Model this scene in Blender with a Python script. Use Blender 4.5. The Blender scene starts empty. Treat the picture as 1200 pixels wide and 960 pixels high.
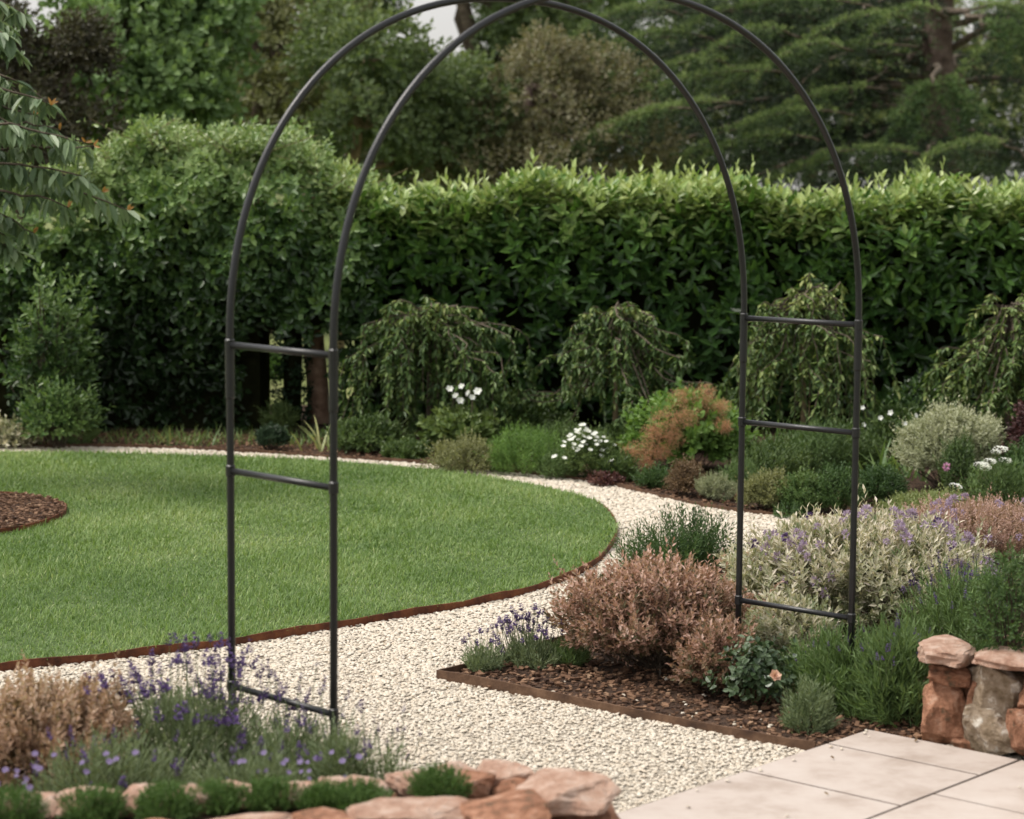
import bpy, math
import numpy as np
from mathutils import Matrix, Vector

# ------------------------------------------------------------------ camera, world, sun
S = bpy.context.scene
CAMH, FPX, PITCH, ROLL = 1.65, 2600.0, 0.1062, 0.0073
cd = bpy.data.cameras.new('camera'); cam = bpy.data.objects.new('camera', cd); S.collection.objects.link(cam)
cd.sensor_width = 36; cd.lens = 36 * FPX / 1200; cd.clip_end = 600; cd.clip_start = 0.05
cam.matrix_world = Matrix.Translation((0, 0, CAMH)) @ Matrix.Rotation(math.pi / 2 - PITCH, 4, 'X') @ Matrix.Rotation(ROLL, 4, 'Z')
cd.dof.use_dof = True; cd.dof.focus_distance = 8.2; cd.dof.aperture_fstop = 3.7
S.camera = cam
SUN_EL, SUN_AZ = math.radians(60), math.radians(-86)     # azimuth measured from +Y (away from the camera) towards +X
W = bpy.data.worlds.new('World'); S.world = W; W.use_nodes = True
nt = W.node_tree; bg = nt.nodes['Background']; sky = nt.nodes.new('ShaderNodeTexSky')
sky.sky_type = 'NISHITA'; sky.sun_disc = False; sky.sun_elevation = SUN_EL; sky.sun_rotation = SUN_AZ
sky.air_density = 1.0; sky.dust_density = 6.0; sky.ozone_density = 1.0
hs = nt.nodes.new('ShaderNodeHueSaturation'); hs.inputs['Saturation'].default_value = .35      # thin high cloud whitens the sky
nt.links.new(sky.outputs[0], hs.inputs['Color']); mxs = nt.nodes.new('ShaderNodeMix'); mxs.data_type = 'RGBA'; mxs.inputs[0].default_value = .55; mxs.inputs[7].default_value = (4.1, 4.0, 3.85, 1)   # even high cloud
nt.links.new(hs.outputs[0], mxs.inputs[6]); nt.links.new(mxs.outputs[2], bg.inputs[0]); bg.inputs[1].default_value = 0.15
sl = bpy.data.lights.new('sun', 'SUN'); sl.energy = 1.7; sl.angle = math.radians(20); sl.color = (1, .94, .85)
so = bpy.data.objects.new('sun', sl); S.collection.objects.link(so)
dv = Vector((math.sin(SUN_AZ) * math.cos(SUN_EL), math.cos(SUN_AZ) * math.cos(SUN_EL), math.sin(SUN_EL)))
so.rotation_euler = dv.to_track_quat('Z', 'Y').to_euler(); so.location = (0, 0, 12)
S.view_settings.view_transform = 'Standard'; S.view_settings.look = 'None'; S.view_settings.exposure = 0.8
S.cycles.max_bounces = 6; S.cycles.diffuse_bounces = 3; S.cycles.glossy_bounces = 2; S.cycles.transmission_bounces = 3
S.cycles.transparent_max_bounces = 4

# ------------------------------------------------------------------ helpers
cp, sp_ = math.cos(PITCH), math.sin(PITCH)
def ray(px, py):
    x, y = px - 600, py - 480; c, s = math.cos(ROLL), math.sin(ROLL)
    x, y = c * x + s * y, -s * x + c * y
    a, b = x / FPX, -y / FPX
    return np.array([a, cp + b * sp_, -sp_ + b * cp])
def G(px, py, z=0.0):
    """where the sight line of photo point (px, py) meets the level z"""
    d = ray(px, py); t = (z - CAMH) / d[2]; p = d * t; return np.array([p[0], p[1], z])
def D(px, py, Y):
    """the point of that sight line at the distance Y"""
    d = ray(px, py); p = d * (Y / d[1]); return np.array([p[0], Y, CAMH + p[2]])
def nrm(a): return a / np.maximum(np.linalg.norm(a, axis=-1, keepdims=True), 1e-9)

class Geo:
    def __init__(s): s.v = []; s.f = []; s.t = []; s.n = 0
    def add(s, v, faces, tint=0.5):
        v = np.asarray(v, float).reshape(-1, 3)
        s.v.append(v); t = np.empty(len(v)); t[:] = tint; s.t.append(t)
        for f in faces: s.f.append(np.asarray(f, np.int64) + s.n)
        s.n += len(v)
    def mesh(s, name, mat, smooth=False):
        me = bpy.data.meshes.new(name)
        v = np.concatenate(s.v) if s.v else np.zeros((0, 3)); t = np.concatenate(s.t) if s.t else np.zeros(0)
        loops = np.concatenate([f.ravel() for f in s.f]); tot = np.concatenate([np.full(len(f), f.shape[1]) for f in s.f])
        st = np.concatenate([[0], np.cumsum(tot)[:-1]])
        me.vertices.add(len(v)); me.vertices.foreach_set('co', v.astype(np.float32).ravel())
        me.loops.add(len(loops)); me.loops.foreach_set('vertex_index', loops.astype(np.int32))
        me.polygons.add(len(tot)); me.polygons.foreach_set('loop_start', st.astype(np.int32))
        a = me.attributes.new('tint', 'FLOAT', 'POINT'); a.data.foreach_set('value', t.astype(np.float32))
        me.update(calc_edges=True)
        me.polygons.foreach_set('use_smooth', np.full(len(tot), smooth))
        if mat: me.materials.append(mat)
        return me
    def obj(s, name, mat, parent=None, smooth=False, **kw):
        return link(bpy.data.objects.new(name, s.mesh(name, mat, smooth)), parent, **kw)

def link(o, parent=None, label=None, cat=None, group=None, kind=None, loc=None):
    S.collection.objects.link(o)
    if parent is not None: o.parent = parent
    if loc is not None: o.location = [float(c) for c in loc]
    if label: o['label'] = label
    if cat: o['category'] = cat
    if group: o['group'] = group
    if kind: o['kind'] = kind
    return o
def empty(name, loc, label, cat, group=None, rz=0):
    o = link(bpy.data.objects.new(name, None), None, label, cat, group, loc=loc); o.rotation_euler.z = rz
    o.empty_display_size = .1; return o

# ---- materials
def newmat(name):
    m = bpy.data.materials.new(name); m.use_nodes = True; nt = m.node_tree; nt.nodes.clear()
    out = nt.nodes.new('ShaderNodeOutputMaterial'); return m, nt, out
def node(nt, t, **kw):
    n = nt.nodes.new(t)
    for k, v in kw.items():
        if k.startswith('_'): setattr(n, k[1:], v)
        else: n.inputs[k.replace('__', ' ')].default_value = v
    return n
def ramp(nt, fac, cols):
    r = nt.nodes.new('ShaderNodeValToRGB'); e = r.color_ramp.elements
    while len(e) < len(cols): e.new(0.5)
    for i, (p, c) in enumerate(cols): e[i].position = p; e[i].color = (*c, 1)
    nt.links.new(fac, r.inputs[0]); return r.outputs[0]
def leafmat(name, cols, trans=.25, rough=.5, spec=.35, noise=.35, nscale=6.0):
    """cols: colours from tint 0 to tint 1; a soft noise shifts the tint so that clumps differ"""
    m, nt, out = newmat(name); L = nt.links.new
    a = node(nt, 'ShaderNodeAttribute', _attribute_name='tint')
    tc = nt.nodes.new('ShaderNodeTexCoord'); nz = node(nt, 'ShaderNodeTexNoise', Scale=nscale, Detail=2.0); L(tc.outputs['Object'], nz.inputs['Vector'])
    ms = node(nt, 'ShaderNodeMath', _operation='MULTIPLY_ADD'); L(nz.outputs['Fac'], ms.inputs[0]); ms.inputs[1].default_value = noise; ms.inputs[2].default_value = -noise / 2
    ad = node(nt, 'ShaderNodeMath', _operation='ADD', _use_clamp=True); L(a.outputs['Fac'], ad.inputs[0]); L(ms.outputs[0], ad.inputs[1])
    col = ramp(nt, ad.outputs[0], [(i / (len(cols) - 1), c) for i, c in enumerate(cols)])
    b = node(nt, 'ShaderNodeBsdfPrincipled', Roughness=rough); b.inputs['Specular IOR Level'].default_value = spec; L(col, b.inputs['Base Color'])
    t = nt.nodes.new('ShaderNodeBsdfTranslucent')
    mc = node(nt, 'ShaderNodeMix', _data_type='RGBA', _blend_type='MULTIPLY'); mc.inputs[0].default_value = 1; L(col, mc.inputs[6]); mc.inputs[7].default_value = (1.15, 1.15, .7, 1); L(mc.outputs[2], t.inputs[0])
    mx = node(nt, 'ShaderNodeMixShader'); mx.inputs[0].default_value = trans; L(b.outputs[0], mx.inputs[1]); L(t.outputs[0], mx.inputs[2]); L(mx.outputs[0], out.inputs[0])
    return m
def surf(name, cols, scale=8.0, rough=.8, bump=.3, bscale=30.0, metal=0, spec=.3, use_tint=False, detail=6.0, dist=.01):
    m, nt, out = newmat(name); L = nt.links.new
    tc = nt.nodes.new('ShaderNodeTexCoord')
    nz = node(nt, 'ShaderNodeTexNoise', Scale=scale, Detail=detail, Roughness=.6); L(tc.outputs['Object'], nz.inputs['Vector'])
    fac = nz.outputs['Fac']
    if use_tint:
        a = node(nt, 'ShaderNodeAttribute', _attribute_name='tint')
        ms = node(nt, 'ShaderNodeMath', _operation='MULTIPLY_ADD'); L(fac, ms.inputs[0]); ms.inputs[1].default_value = .5; L(a.outputs['Fac'], ms.inputs[2])
        sb = node(nt, 'ShaderNodeMath', _operation='SUBTRACT', _use_clamp=True); L(ms.outputs[0], sb.inputs[0]); sb.inputs[1].default_value = .25; fac = sb.outputs[0]
        lo, hi = 0.0, 1.0
    else: lo, hi = .3, .7
    col = ramp(nt, fac, [(lo + (hi - lo) * i / (len(cols) - 1), c) for i, c in enumerate(cols)])
    b = node(nt, 'ShaderNodeBsdfPrincipled', Roughness=rough, Metallic=metal); b.inputs['Specular IOR Level'].default_value = spec
    L(col, b.inputs['Base Color'])
    if bump:
        n2 = node(nt, 'ShaderNodeTexNoise', Scale=bscale, Detail=8.0, Roughness=.65); L(tc.outputs['Object'], n2.inputs['Vector'])
        bp = node(nt, 'ShaderNodeBump', Strength=bump, Distance=dist); L(n2.outputs['Fac'], bp.inputs['Height']); L(bp.outputs[0], b.inputs['Normal'])
    L(b.outputs[0], out.inputs[0]); return m

M = {}
M['iron'] = surf('black_powder_coat', [(.004, .0042, .005), (.008, .0085, .010)], scale=20, rough=.36, bump=.08, bscale=200, spec=.5)
M['corten'] = surf('rusted_steel', [(.045, .017, .01), (.12, .04, .018), (.2, .075, .03)], scale=14, rough=.85, bump=.3, bscale=90)
M['corten_dull'] = surf('weathered_steel', [(.05, .027, .017), (.1, .055, .032), (.17, .1, .06)], scale=14, rough=.8, bump=.3, bscale=90)
M['slab'] = surf('limestone', [(0.323, 0.263, 0.222), (0.414, 0.352, 0.311), (0.449, 0.393, 0.353)], scale=7, rough=.7, bump=.2, bscale=45, dist=.004)
M['mortar'] = surf('bedding_sand', [(.035, .024, .017), (.07, .05, .037)], scale=20, rough=.95)
M['stone_a'] = surf('red_sandstone', [(.10, .075, .045), (.25, .115, .065), (.40, .20, .12), (.52, .33, .235)], scale=26, rough=.85, bump=1.0, bscale=55, dist=.02)
M['stone_b'] = surf('pale_sandstone', [(.28, .15, .10), (.40, .24, .17), (.50, .34, .26), (.58, .44, .36)], scale=26, rough=.85, bump=1.0, bscale=55, dist=.02)
M['stone_c'] = surf('lichened_stone', [(.12, .085, .05), (.23, .17, .11), (.33, .26, .19), (.68, .63, .55)], scale=26, rough=.9, bump=1.0, bscale=55, dist=.02)
M['pebble'] = surf('cream_pebble', [(0.387, 0.3, 0.207), (0.488, 0.413, 0.323), (0.534, 0.472, 0.384), (0.571, 0.513, 0.429), (0.617, 0.571, 0.495)], scale=40, rough=.8, bump=0, use_tint=True, spec=.15)
M['path'] = surf('gravel_bed', [(0.415, 0.355, 0.277), (0.478, 0.417, 0.338), (0.523, 0.462, 0.38)], scale=60, rough=.9, bump=1.0, bscale=80, dist=.02)
M['soil'] = surf('bark_mulch', [(.022, .012, .008), (.06, .033, .02), (.11, .065, .042)], scale=40, rough=.95, bump=1.0, bscale=70, dist=.02)
M['chip'] = surf('bark_chip', [(0.039, 0.019, 0.011), (0.111, 0.058, 0.033), (0.195, 0.111, 0.065), (0.351, 0.234, 0.15)], scale=30, rough=.85, bump=0, use_tint=True)
M['turf'] = surf('turf_soil', [(.05, .085, .025), (.09, .13, .045)], scale=20, rough=.95, bump=.5, bscale=90)
M['field'] = surf('meadow', [(0.08, 0.104, 0.028), (0.136, 0.16, 0.048), (0.2, 0.208, 0.08)], scale=.8, rough=.95, bump=.3, bscale=8, dist=.05)
M['bark'] = surf('grey_bark', [(.035, .026, .018), (.09, .07, .05), (.16, .13, .1)], scale=18, rough=.9, bump=.8, bscale=30, dist=.02)
M['bark_red'] = surf('reddish_bark', [(0.044, 0.03, 0.023), (0.104, 0.072, 0.058), (0.16, 0.119, 0.099)], scale=9, rough=.9, bump=.8, bscale=22, dist=.03)
M['bark_pale'] = surf('pale_bark', [(.10, .075, .04), (.2, .15, .085), (.3, .24, .15)], scale=12, rough=.85, bump=.5, bscale=40)
M['bark_lit'] = surf('brown_bark_lit', [(0.18, 0.102, 0.07), (0.39, 0.246, 0.168), (0.57, 0.392, 0.28)], scale=14, rough=.9, bump=.8, bscale=30, dist=.02)  # bark lightened so the trunk in the opening looks sunlit
M['inner'] = surf('shade_black', [(.010, .010, .005), (.022, .024, .010)], scale=12, rough=1, bump=.6, bscale=20, dist=.03, spec=0)  # near-black, paints the deep shade inside the hedge and creeper
M['stem'] = surf('green_stem', [(.07, .1, .04), (.13, .17, .07)], scale=30, rough=.7, bump=0)
M['lawn'] = leafmat('lawn_grass', [(.078, .15, .034), (.14, .23, .062), (.215, .31, .10), (.37, .43, .20)], trans=.35, rough=.5, noise=.5, nscale=2.2)
M['laurel'] = leafmat('laurel_leaf', [(0.023, 0.058, 0.015), (0.053, 0.121, 0.025), (0.111, 0.212, 0.042), (0.289, 0.387, 0.126), (0.446, 0.508, 0.221)], trans=.22, rough=.33, spec=.5, noise=.12, nscale=2)
M['creeper'] = leafmat('creeper_leaf', [(0.015, 0.036, 0.01), (0.053, 0.11, 0.03), (0.137, 0.221, 0.065), (0.242, 0.336, 0.12), (0.315, 0.378, 0.17)], trans=.25, rough=.38, spec=.45, noise=.2, nscale=2)
M['cherry'] = leafmat('cherry_leaf', [(0.075, 0.125, 0.066), (0.144, 0.213, 0.108), (0.25, 0.325, 0.192), (0.4, 0.213, 0.072)], trans=.3, rough=.45, noise=.1)
M['maple'] = leafmat('maple_leaf', [(0.071, 0.137, 0.051), (0.15, 0.237, 0.09), (0.269, 0.374, 0.154)], trans=.35)
M['oak'] = leafmat('oak_leaf', [(0.056, 0.091, 0.037), (0.111, 0.161, 0.064), (0.209, 0.259, 0.111)], trans=.35)
M['olive'] = leafmat('olive_leaf', [(0.084, 0.101, 0.043), (0.152, 0.166, 0.068), (0.252, 0.259, 0.117)], trans=.3)
M['brown_bush'] = leafmat('brown_green_leaf', [(0.074, 0.082, 0.041), (0.135, 0.137, 0.07), (0.202, 0.178, 0.103), (0.175, 0.212, 0.103)], trans=.3)
M['dark_bush'] = leafmat('dark_copper_leaf', [(0.024, 0.026, 0.018), (0.054, 0.048, 0.026), (0.084, 0.09, 0.036)], trans=.2)
M['cedar'] = leafmat('cedar_needle', [(.010, .022, .008), (.045, .08, .025), (.11, .17, .05), (.21, .28, .09)], trans=.15, rough=.6)
M['spruce'] = leafmat('fresh_spruce_needle', [(.02, .045, .016), (.06, .115, .035), (.14, .215, .07)], trans=.2, rough=.6)
M['pear'] = leafmat('weeping_leaf', [(0.038, 0.075, 0.022), (0.081, 0.143, 0.037), (0.176, 0.24, 0.074), (0.35, 0.388, 0.138)], trans=.25, rough=.5)
M['spirea'] = leafmat('pink_bronze_leaf', [(0.083, 0.082, 0.039), (0.21, 0.141, 0.087), (0.388, 0.228, 0.17), (0.482, 0.306, 0.242), (0.598, 0.436, 0.369)], trans=.25, rough=.6, noise=.4, nscale=9)
M['bronze'] = leafmat('tan_bronze_leaf', [(.09, .08, .035), (.21, .145, .085), (.37, .235, .16), (.46, .32, .23), (.54, .42, .32)], trans=.25, rough=.6, noise=.4, nscale=9)
M['hebe'] = leafmat('variegated_leaf', [(.11, .15, .06), (.27, .29, .17), (.47, .45, .33), (.62, .56, .46), (.70, .62, .56)], trans=.25, rough=.5, noise=.3, nscale=9)
M['hebe_pink'] = leafmat('mauve_pink_leaf', [(.2, .17, .08), (.36, .24, .17), (.48, .32, .28), (.5, .38, .36)], trans=.25, rough=.6, noise=.4, nscale=9)
M['sage'] = leafmat('pale_sage_leaf', [(.2, .23, .12), (.36, .38, .24), (.52, .52, .38)], trans=.2, rough=.6)
M['rosemary'] = leafmat('rosemary_leaf', [(0.036, 0.077, 0.022), (0.072, 0.132, 0.035), (0.144, 0.209, 0.065)], trans=.2, rough=.5)
M['lav'] = leafmat('lavender_leaf', [(0.103, 0.146, 0.065), (0.196, 0.246, 0.13), (0.31, 0.358, 0.216)], trans=.25, rough=.6)
M['lav_green'] = leafmat('green_lavender_leaf', [(0.061, 0.108, 0.035), (0.132, 0.205, 0.07), (0.22, 0.302, 0.12)], trans=.25, rough=.55)
M['sedum'] = leafmat('moss_green_leaf', [(.04, .085, .02), (.08, .15, .035), (.14, .22, .06)], trans=.2, rough=.6)
M['green'] = leafmat('mid_green_leaf', [(0.044, 0.081, 0.024), (0.1, 0.155, 0.045), (0.2, 0.259, 0.085)], trans=.25, rough=.5)
M['bright'] = leafmat('bright_green_leaf', [(.08, .16, .035), (.15, .26, .06), (.25, .35, .1)], trans=.3, rough=.5)
M['lime'] = leafmat('lime_leaf', [(.14, .18, .06), (.25, .29, .12), (.36, .39, .18)], trans=.3, rough=.5)
M['deep'] = leafmat('deep_green_leaf', [(.012, .03, .012), (.025, .055, .02), (.045, .085, .03)], trans=.1, rough=.5)
M['rosebush'] = leafmat('rose_leaf', [(.024, .05, .02), (.06, .10, .04), (.2, .26, .17)], trans=.2, rough=.35, spec=.5)
M['brown_leaf'] = leafmat('brown_leaf', [(.09, .06, .03), (.17, .11, .06), (.25, .18, .1)], trans=.2, rough=.6)
M['plume'] = leafmat('smoke_plume', [(0.351, 0.2, 0.12), (0.494, 0.288, 0.18), (0.598, 0.375, 0.252)], trans=.35, rough=.8, spec=0)
M['violet'] = leafmat('violet_flower', [(0.045, 0.024, 0.092), (0.09, 0.052, 0.168), (0.162, 0.105, 0.253)], trans=.2, rough=.7)
M['lilac'] = leafmat('lilac_flower', [(.15, .11, .23), (.22, .17, .32), (.29, .24, .4)], trans=.25, rough=.7)
M['mauve'] = leafmat('mauve_flower', [(.3, .22, .36), (.42, .33, .47), (.52, .44, .56)], trans=.25, rough=.7)
M['white'] = leafmat('white_flower', [(.72, .74, .7), (.8, .81, .78)], trans=.25, rough=.6)
M['pink'] = leafmat('pink_flower', [(.5, .22, .42), (.62, .35, .52)], trans=.25, rough=.6)
M['peach'] = leafmat('peach_flower', [(.62, .36, .26), (.75, .52, .4)], trans=.25, rough=.6)
M['burgundy'] = leafmat('burgundy_leaf', [(.04, .02, .02), (.09, .035, .035), (.14, .07, .05)], trans=.15, rough=.5)
M['straw'] = leafmat('strap_leaf', [(.09, .17, .05), (.2, .28, .09), (.42, .42, .18)], trans=.3, rough=.45)

# ---- leaves, sprigs, blades, tubes
LEAF = {'rhomb': ([(0, 0, 0), (.45, .5, .16), (1, 0, 0), (.45, -.5, .16)], [[(0, 1, 2), (0, 2, 3)]]),
        'oval': ([(0, 0, 0), (.28, .42, .13), (.66, .42, .13), (1, 0, 0), (.66, -.42, .13), (.28, -.42, .13)], [[(0, 1, 2, 3), (0, 3, 4, 5)]]),
        'needle': ([(0, .5, 0), (1, 0, 0), (0, -.5, 0)], [[(0, 1, 2)]])}
def leaves(g, pos, d, n, L, Wd, kind='rhomb', curl=.15, tint=.5):
    tv, tf = LEAF[kind]; tv = np.array(tv); N = len(pos)
    L = np.broadcast_to(L, N).reshape(-1, 1, 1); Wd = np.broadcast_to(Wd, N).reshape(-1, 1, 1); curl = np.broadcast_to(curl, N).reshape(-1, 1, 1)
    d = nrm(d); s = nrm(np.cross(d, n)); n = np.cross(s, d)
    t, u, h = tv[:, 0][None, :, None], tv[:, 1][None, :, None], tv[:, 2][None, :, None]
    v = pos[:, None] + d[:, None] * L * t + s[:, None] * Wd * u + n[:, None] * (Wd * h - L * curl * t * t)
    k = len(tv); off = (np.arange(N) * k)[:, None, None]
    g.add(v.reshape(-1, 3), [(np.array(f)[None] + off).reshape(-1, len(f[0])) for f in tf], np.repeat(np.broadcast_to(tint, N), k))
def frame(A):
    A = nrm(A); h = np.where(np.abs(A[:, 2:3]) < .9, np.array([[0, 0, 1.]]), np.array([[1., 0, 0]]))
    u = nrm(np.cross(A, h)); return A, u, np.cross(A, u)
def sprig(g, r, P, A, L, k, ll, lw, a0=1.1, a1=.35, droop=0., kind='rhomb', curl=.15, tint=.5, tj=.18, t0=.1, opp=False, prof=(.75, 1., .7)):
    """k leaves along each shoot, opening from the axis by a0 at the foot to a1 at the tip"""
    n = len(P)
    if n == 0: return
    A, u, v = frame(A); L = np.broadcast_to(L, n).reshape(-1, 1)
    t = np.linspace(t0, 1, k)[None] + r.normal(0, .02, (n, k))
    pos = P[:, None] + A[:, None] * (L * t)[..., None]; pos[..., 2] -= droop * L * t * t
    i = np.arange(k)
    az = (np.where(i % 2, math.pi, 0) + (i // 2) * math.pi / 2 if opp else i * 2.39996)[None] + r.uniform(0, 6.28, (n, 1)) + r.normal(0, .25, (n, k))
    R = u[:, None] * np.cos(az)[..., None] + v[:, None] * np.sin(az)[..., None]
    a = a0 + (a1 - a0) * t + r.normal(0, .15, (n, k)); ca, sa = np.cos(a)[..., None], np.sin(a)[..., None]
    d = A[:, None] * ca + R * sa; nn = A[:, None] * sa - R * ca
    size = np.interp(t, [0, .5, 1], prof) * r.uniform(.75, 1.2, (n, k))
    tt = np.broadcast_to(tint, n).reshape(-1, 1) + r.normal(0, tj, (n, k)) * .6
    leaves(g, pos.reshape(-1, 3), d.reshape(-1, 3), nn.reshape(-1, 3), (ll * size).ravel(), (lw * size).ravel(), kind, curl, np.clip(tt, 0, 1).ravel())
def blades(g, r, P, az, L, Wd, lean=.3, bend=.5, segs=3, tint=.5):
    """ribbons: grass and strap leaves"""
    n = len(P); L = np.broadcast_to(L, n)[:, None]; Wd = np.broadcast_to(Wd, n)[:, None]; lean = np.broadcast_to(lean, n)[:, None]; bend = np.broadcast_to(bend, n)[:, None]
    t = np.linspace(0, 1, segs + 1)[None]; a = lean + bend * t
    dt = 1 / segs; rr = np.cumsum(np.sin(a) * dt, 1) - np.sin(a[:, :1]) * dt; zz = np.cumsum(np.cos(a) * dt, 1) - np.cos(a[:, :1]) * dt
    o = np.stack([np.cos(az), np.sin(az), 0 * az], 1)[:, None]; sd = np.stack([-np.sin(az), np.cos(az), 0 * az], 1)[:, None]
    c = P[:, None] + o * (L * rr)[..., None] + np.array([0, 0, 1.]) * (L * zz)[..., None]
    w = Wd * np.clip(1.15 - t ** 1.5, 0, 1) * .5; wl = w[..., None]
    wl[:, -1] = 0
    v = np.concatenate([c[:, :-1] + sd * wl[:, :-1], c[:, :-1] - sd * wl[:, :-1], c[:, -1:]], 1); k = 2 * segs + 1
    off = (np.arange(n) * k)[:, None, None]
    q = np.array([(j, j + 1, segs + j + 1, segs + j) for j in range(segs - 1)]).reshape(-1, 4)
    tr = np.array([[segs - 1, 2 * segs, 2 * segs - 1]])
    fs = [(tr[None] + off).reshape(-1, 3)]
    if len(q): fs.append((q[None] + off).reshape(-1, 4))
    g.add(v.reshape(-1, 3), fs, np.repeat(np.broadcast_to(tint, n), k))
def tube(g, path, rad, sides=6, tint=.5, cap=True, refv=None):
    p = np.asarray(path, float); n = len(p); rad = np.broadcast_to(rad, n)
    T = nrm(np.gradient(p, axis=0)); ref = np.array([0, 0, 1.]) if abs(T[:, 2]).mean() < .8 else np.array([1., 0, 0])
    if refv is not None: ref = np.array(refv)
    u = nrm(np.cross(T, ref)); v = np.cross(T, u); a = np.arange(sides) / sides * 2 * math.pi
    ring = p[:, None] + (u[:, None] * np.cos(a)[None, :, None] + v[:, None] * np.sin(a)[None, :, None]) * rad[:, None, None]
    i, j = np.meshgrid(np.arange(n - 1), np.arange(sides), indexing='ij'); j2 = (j + 1) % sides
    q = np.stack([i * sides + j, i * sides + j2, (i + 1) * sides + j2, (i + 1) * sides + j], -1).reshape(-1, 4)
    fs = [q]
    if cap: fs += [np.arange(sides)[None, ::-1], (np.arange(sides) + (n - 1) * sides)[None]]
    g.add(ring.reshape(-1, 3), fs, tint)
def sticks(g, P, Q, rad, tint=.5):
    """thin three-sided stems from P to Q"""
    n = len(P); A, u, v = frame(Q - P); rad = np.broadcast_to(rad, n).reshape(-1, 1)
    a = [0, 2.094, 4.189]; ring = np.stack([u * math.cos(x) + v * math.sin(x) for x in a], 1)
    vv = np.concatenate([P[:, None] + ring * rad[:, None], Q[:, None] + ring * rad[:, None] * .6], 1)
    off = (np.arange(n) * 6)[:, None, None]
    q = np.array([(0, 1, 4, 3), (1, 2, 5, 4), (2, 0, 3, 5)])
    g.add(vv.reshape(-1, 3), [(q[None] + off).reshape(-1, 4)], tint)
def lump(dirs, r, amp=.18, freq=2.2):
    """smooth uneven radius factor for directions"""
    f = np.zeros(len(dirs))
    for k in range(5):
        w = r.normal(0, freq * (1 + .35 * k), 3); f += np.sin(dirs @ w + r.uniform(0, 6.28)) / (1 + .4 * k)
    return 1 + amp * f / 2
def mound(r, n, c, rad, zmin=-.15, shell=(.72, 1.), up=.35, amp=.18, freq=2.2, clump=.0, clumps=22):
    d = nrm(r.normal(0, 1, (int(n * 2.4) + 8, 3))); d = d[d[:, 2] > zmin][:n]
    f = lump(d, np.random.default_rng(int(r.integers(1e6))), amp, freq) * r.uniform(shell[0] ** 3, shell[1] ** 3, len(d)) ** (1 / 3)
    if clump:
        m = clumps; Cd = nrm(r.normal(0, 1, (m, 3)) + [0, 0, .25]); cl = np.max(d @ Cd.T, 1); sg = 1.9 / math.sqrt(m)
        f = f * (1 + clump * (np.exp(-(1 - cl) / (sg * sg * .5)) * 1.5 - 1))
    P = np.array(c) + d * np.array(rad) * f[:, None]
    A = nrm(nrm(d / np.array(rad)) * (1 - up) + np.array([0, 0, up]) + r.normal(0, .18, (len(d), 3)))
    return P, A, d
def R(seed): return np.random.default_rng(seed)
def size_px(px, base, hw, top, Yd=None):
    """foot point, half width and height in metres of a plant that spans px-hw..px+hw, top..base in the photograph"""
    b = G(px, base) if Yd is None else D(px, base, Yd); Y = b[1]
    h = D(px, top, Y)[2]; w = hw * Y / FPX
    b = np.array([D(px, base, Y)[0], Y, 0.]); return b, w, h

def stems(g, r, base, tips, rad=.003, spread=.3, n=None):
    P = np.array(base) + r.normal(0, 1, (len(tips), 3)) * np.array([spread, spread, 0]); P[:, 2] = base[2]
    mid = P * .35 + tips * .65 - np.array([0, 0, .02]); sticks(g, P, mid, rad); sticks(g, mid, tips, rad * .7)

def polysheet(name, pts, z, mat, parent=None, **kw):
    g = Geo(); p = np.array([[a[0], a[1], z] for a in pts]); g.add(p, [np.arange(len(p))[None]]); return g.obj(name, mat, parent, **kw)
def inside(P, poly):
    x, y = P[:, 0], P[:, 1]; c = np.zeros(len(P), bool); q = np.array(poly)[:, :2]; j = len(q) - 1
    for i in range(len(q)):
        xi, yi = q[i]; xj, yj = q[j]
        c ^= ((yi > y) != (yj > y)) & (x < (xj - xi) * (y - yi) / (yj - yi + 1e-12) + xi); j = i
    return c
def fill(r, poly, density):
    q = np.array(poly)[:, :2]; lo, hi = q.min(0), q.max(0); n = int(np.prod(hi - lo) * density)
    P = np.column_stack([r.uniform(lo[0], hi[0], n), r.uniform(lo[1], hi[1], n), np.zeros(n)]); return P[inside(P, poly)]
def inview(P, m=60):
    x = P[:, 0]; dz = P[:, 2] - CAMH; zc = P[:, 1] * cp - dz * sp_; yc = P[:, 1] * sp_ + dz * cp
    u = 600 + FPX * x / np.maximum(zc, .01); v = 480 - FPX * yc / np.maximum(zc, .01)
    return (zc > 0) & (u > -m) & (u < 1200 + m) & (v > -m) & (v < 960 + m * 2)
def smoothline(pts, n=8, closed=False):
    p = np.array(pts, float); N = len(p); out = []
    for i in range(N if closed else N - 1):
        a, b, c, d = (p[(i + k) % N] if closed else p[min(max(i + k, 0), N - 1)] for k in (-1, 0, 1, 2))
        for t in np.arange(n) / n: out.append(.5 * ((2 * b) + (-a + c) * t + (2 * a - 5 * b + 4 * c - d) * t * t + (-a + 3 * b - 3 * c + d) * t ** 3))
    if not closed: out.append(p[-1])
    return np.array(out)

# ------------------------------------------------------------------ the ground
def GP(l): return [G(*a)[:2] for a in l]
g = Geo(); gx, gy = np.meshgrid(np.linspace(-120, 120, 25), np.linspace(-20, 260, 29)); g.add(np.stack([gx, gy, np.full_like(gx, -.03)], -1), [np.array([(j * 25 + i, j * 25 + i + 1, (j + 1) * 25 + i + 1, (j + 1) * 25 + i) for j in range(28) for i in range(24)])])
g.obj('ground', M['field'], kind='structure')

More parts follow.
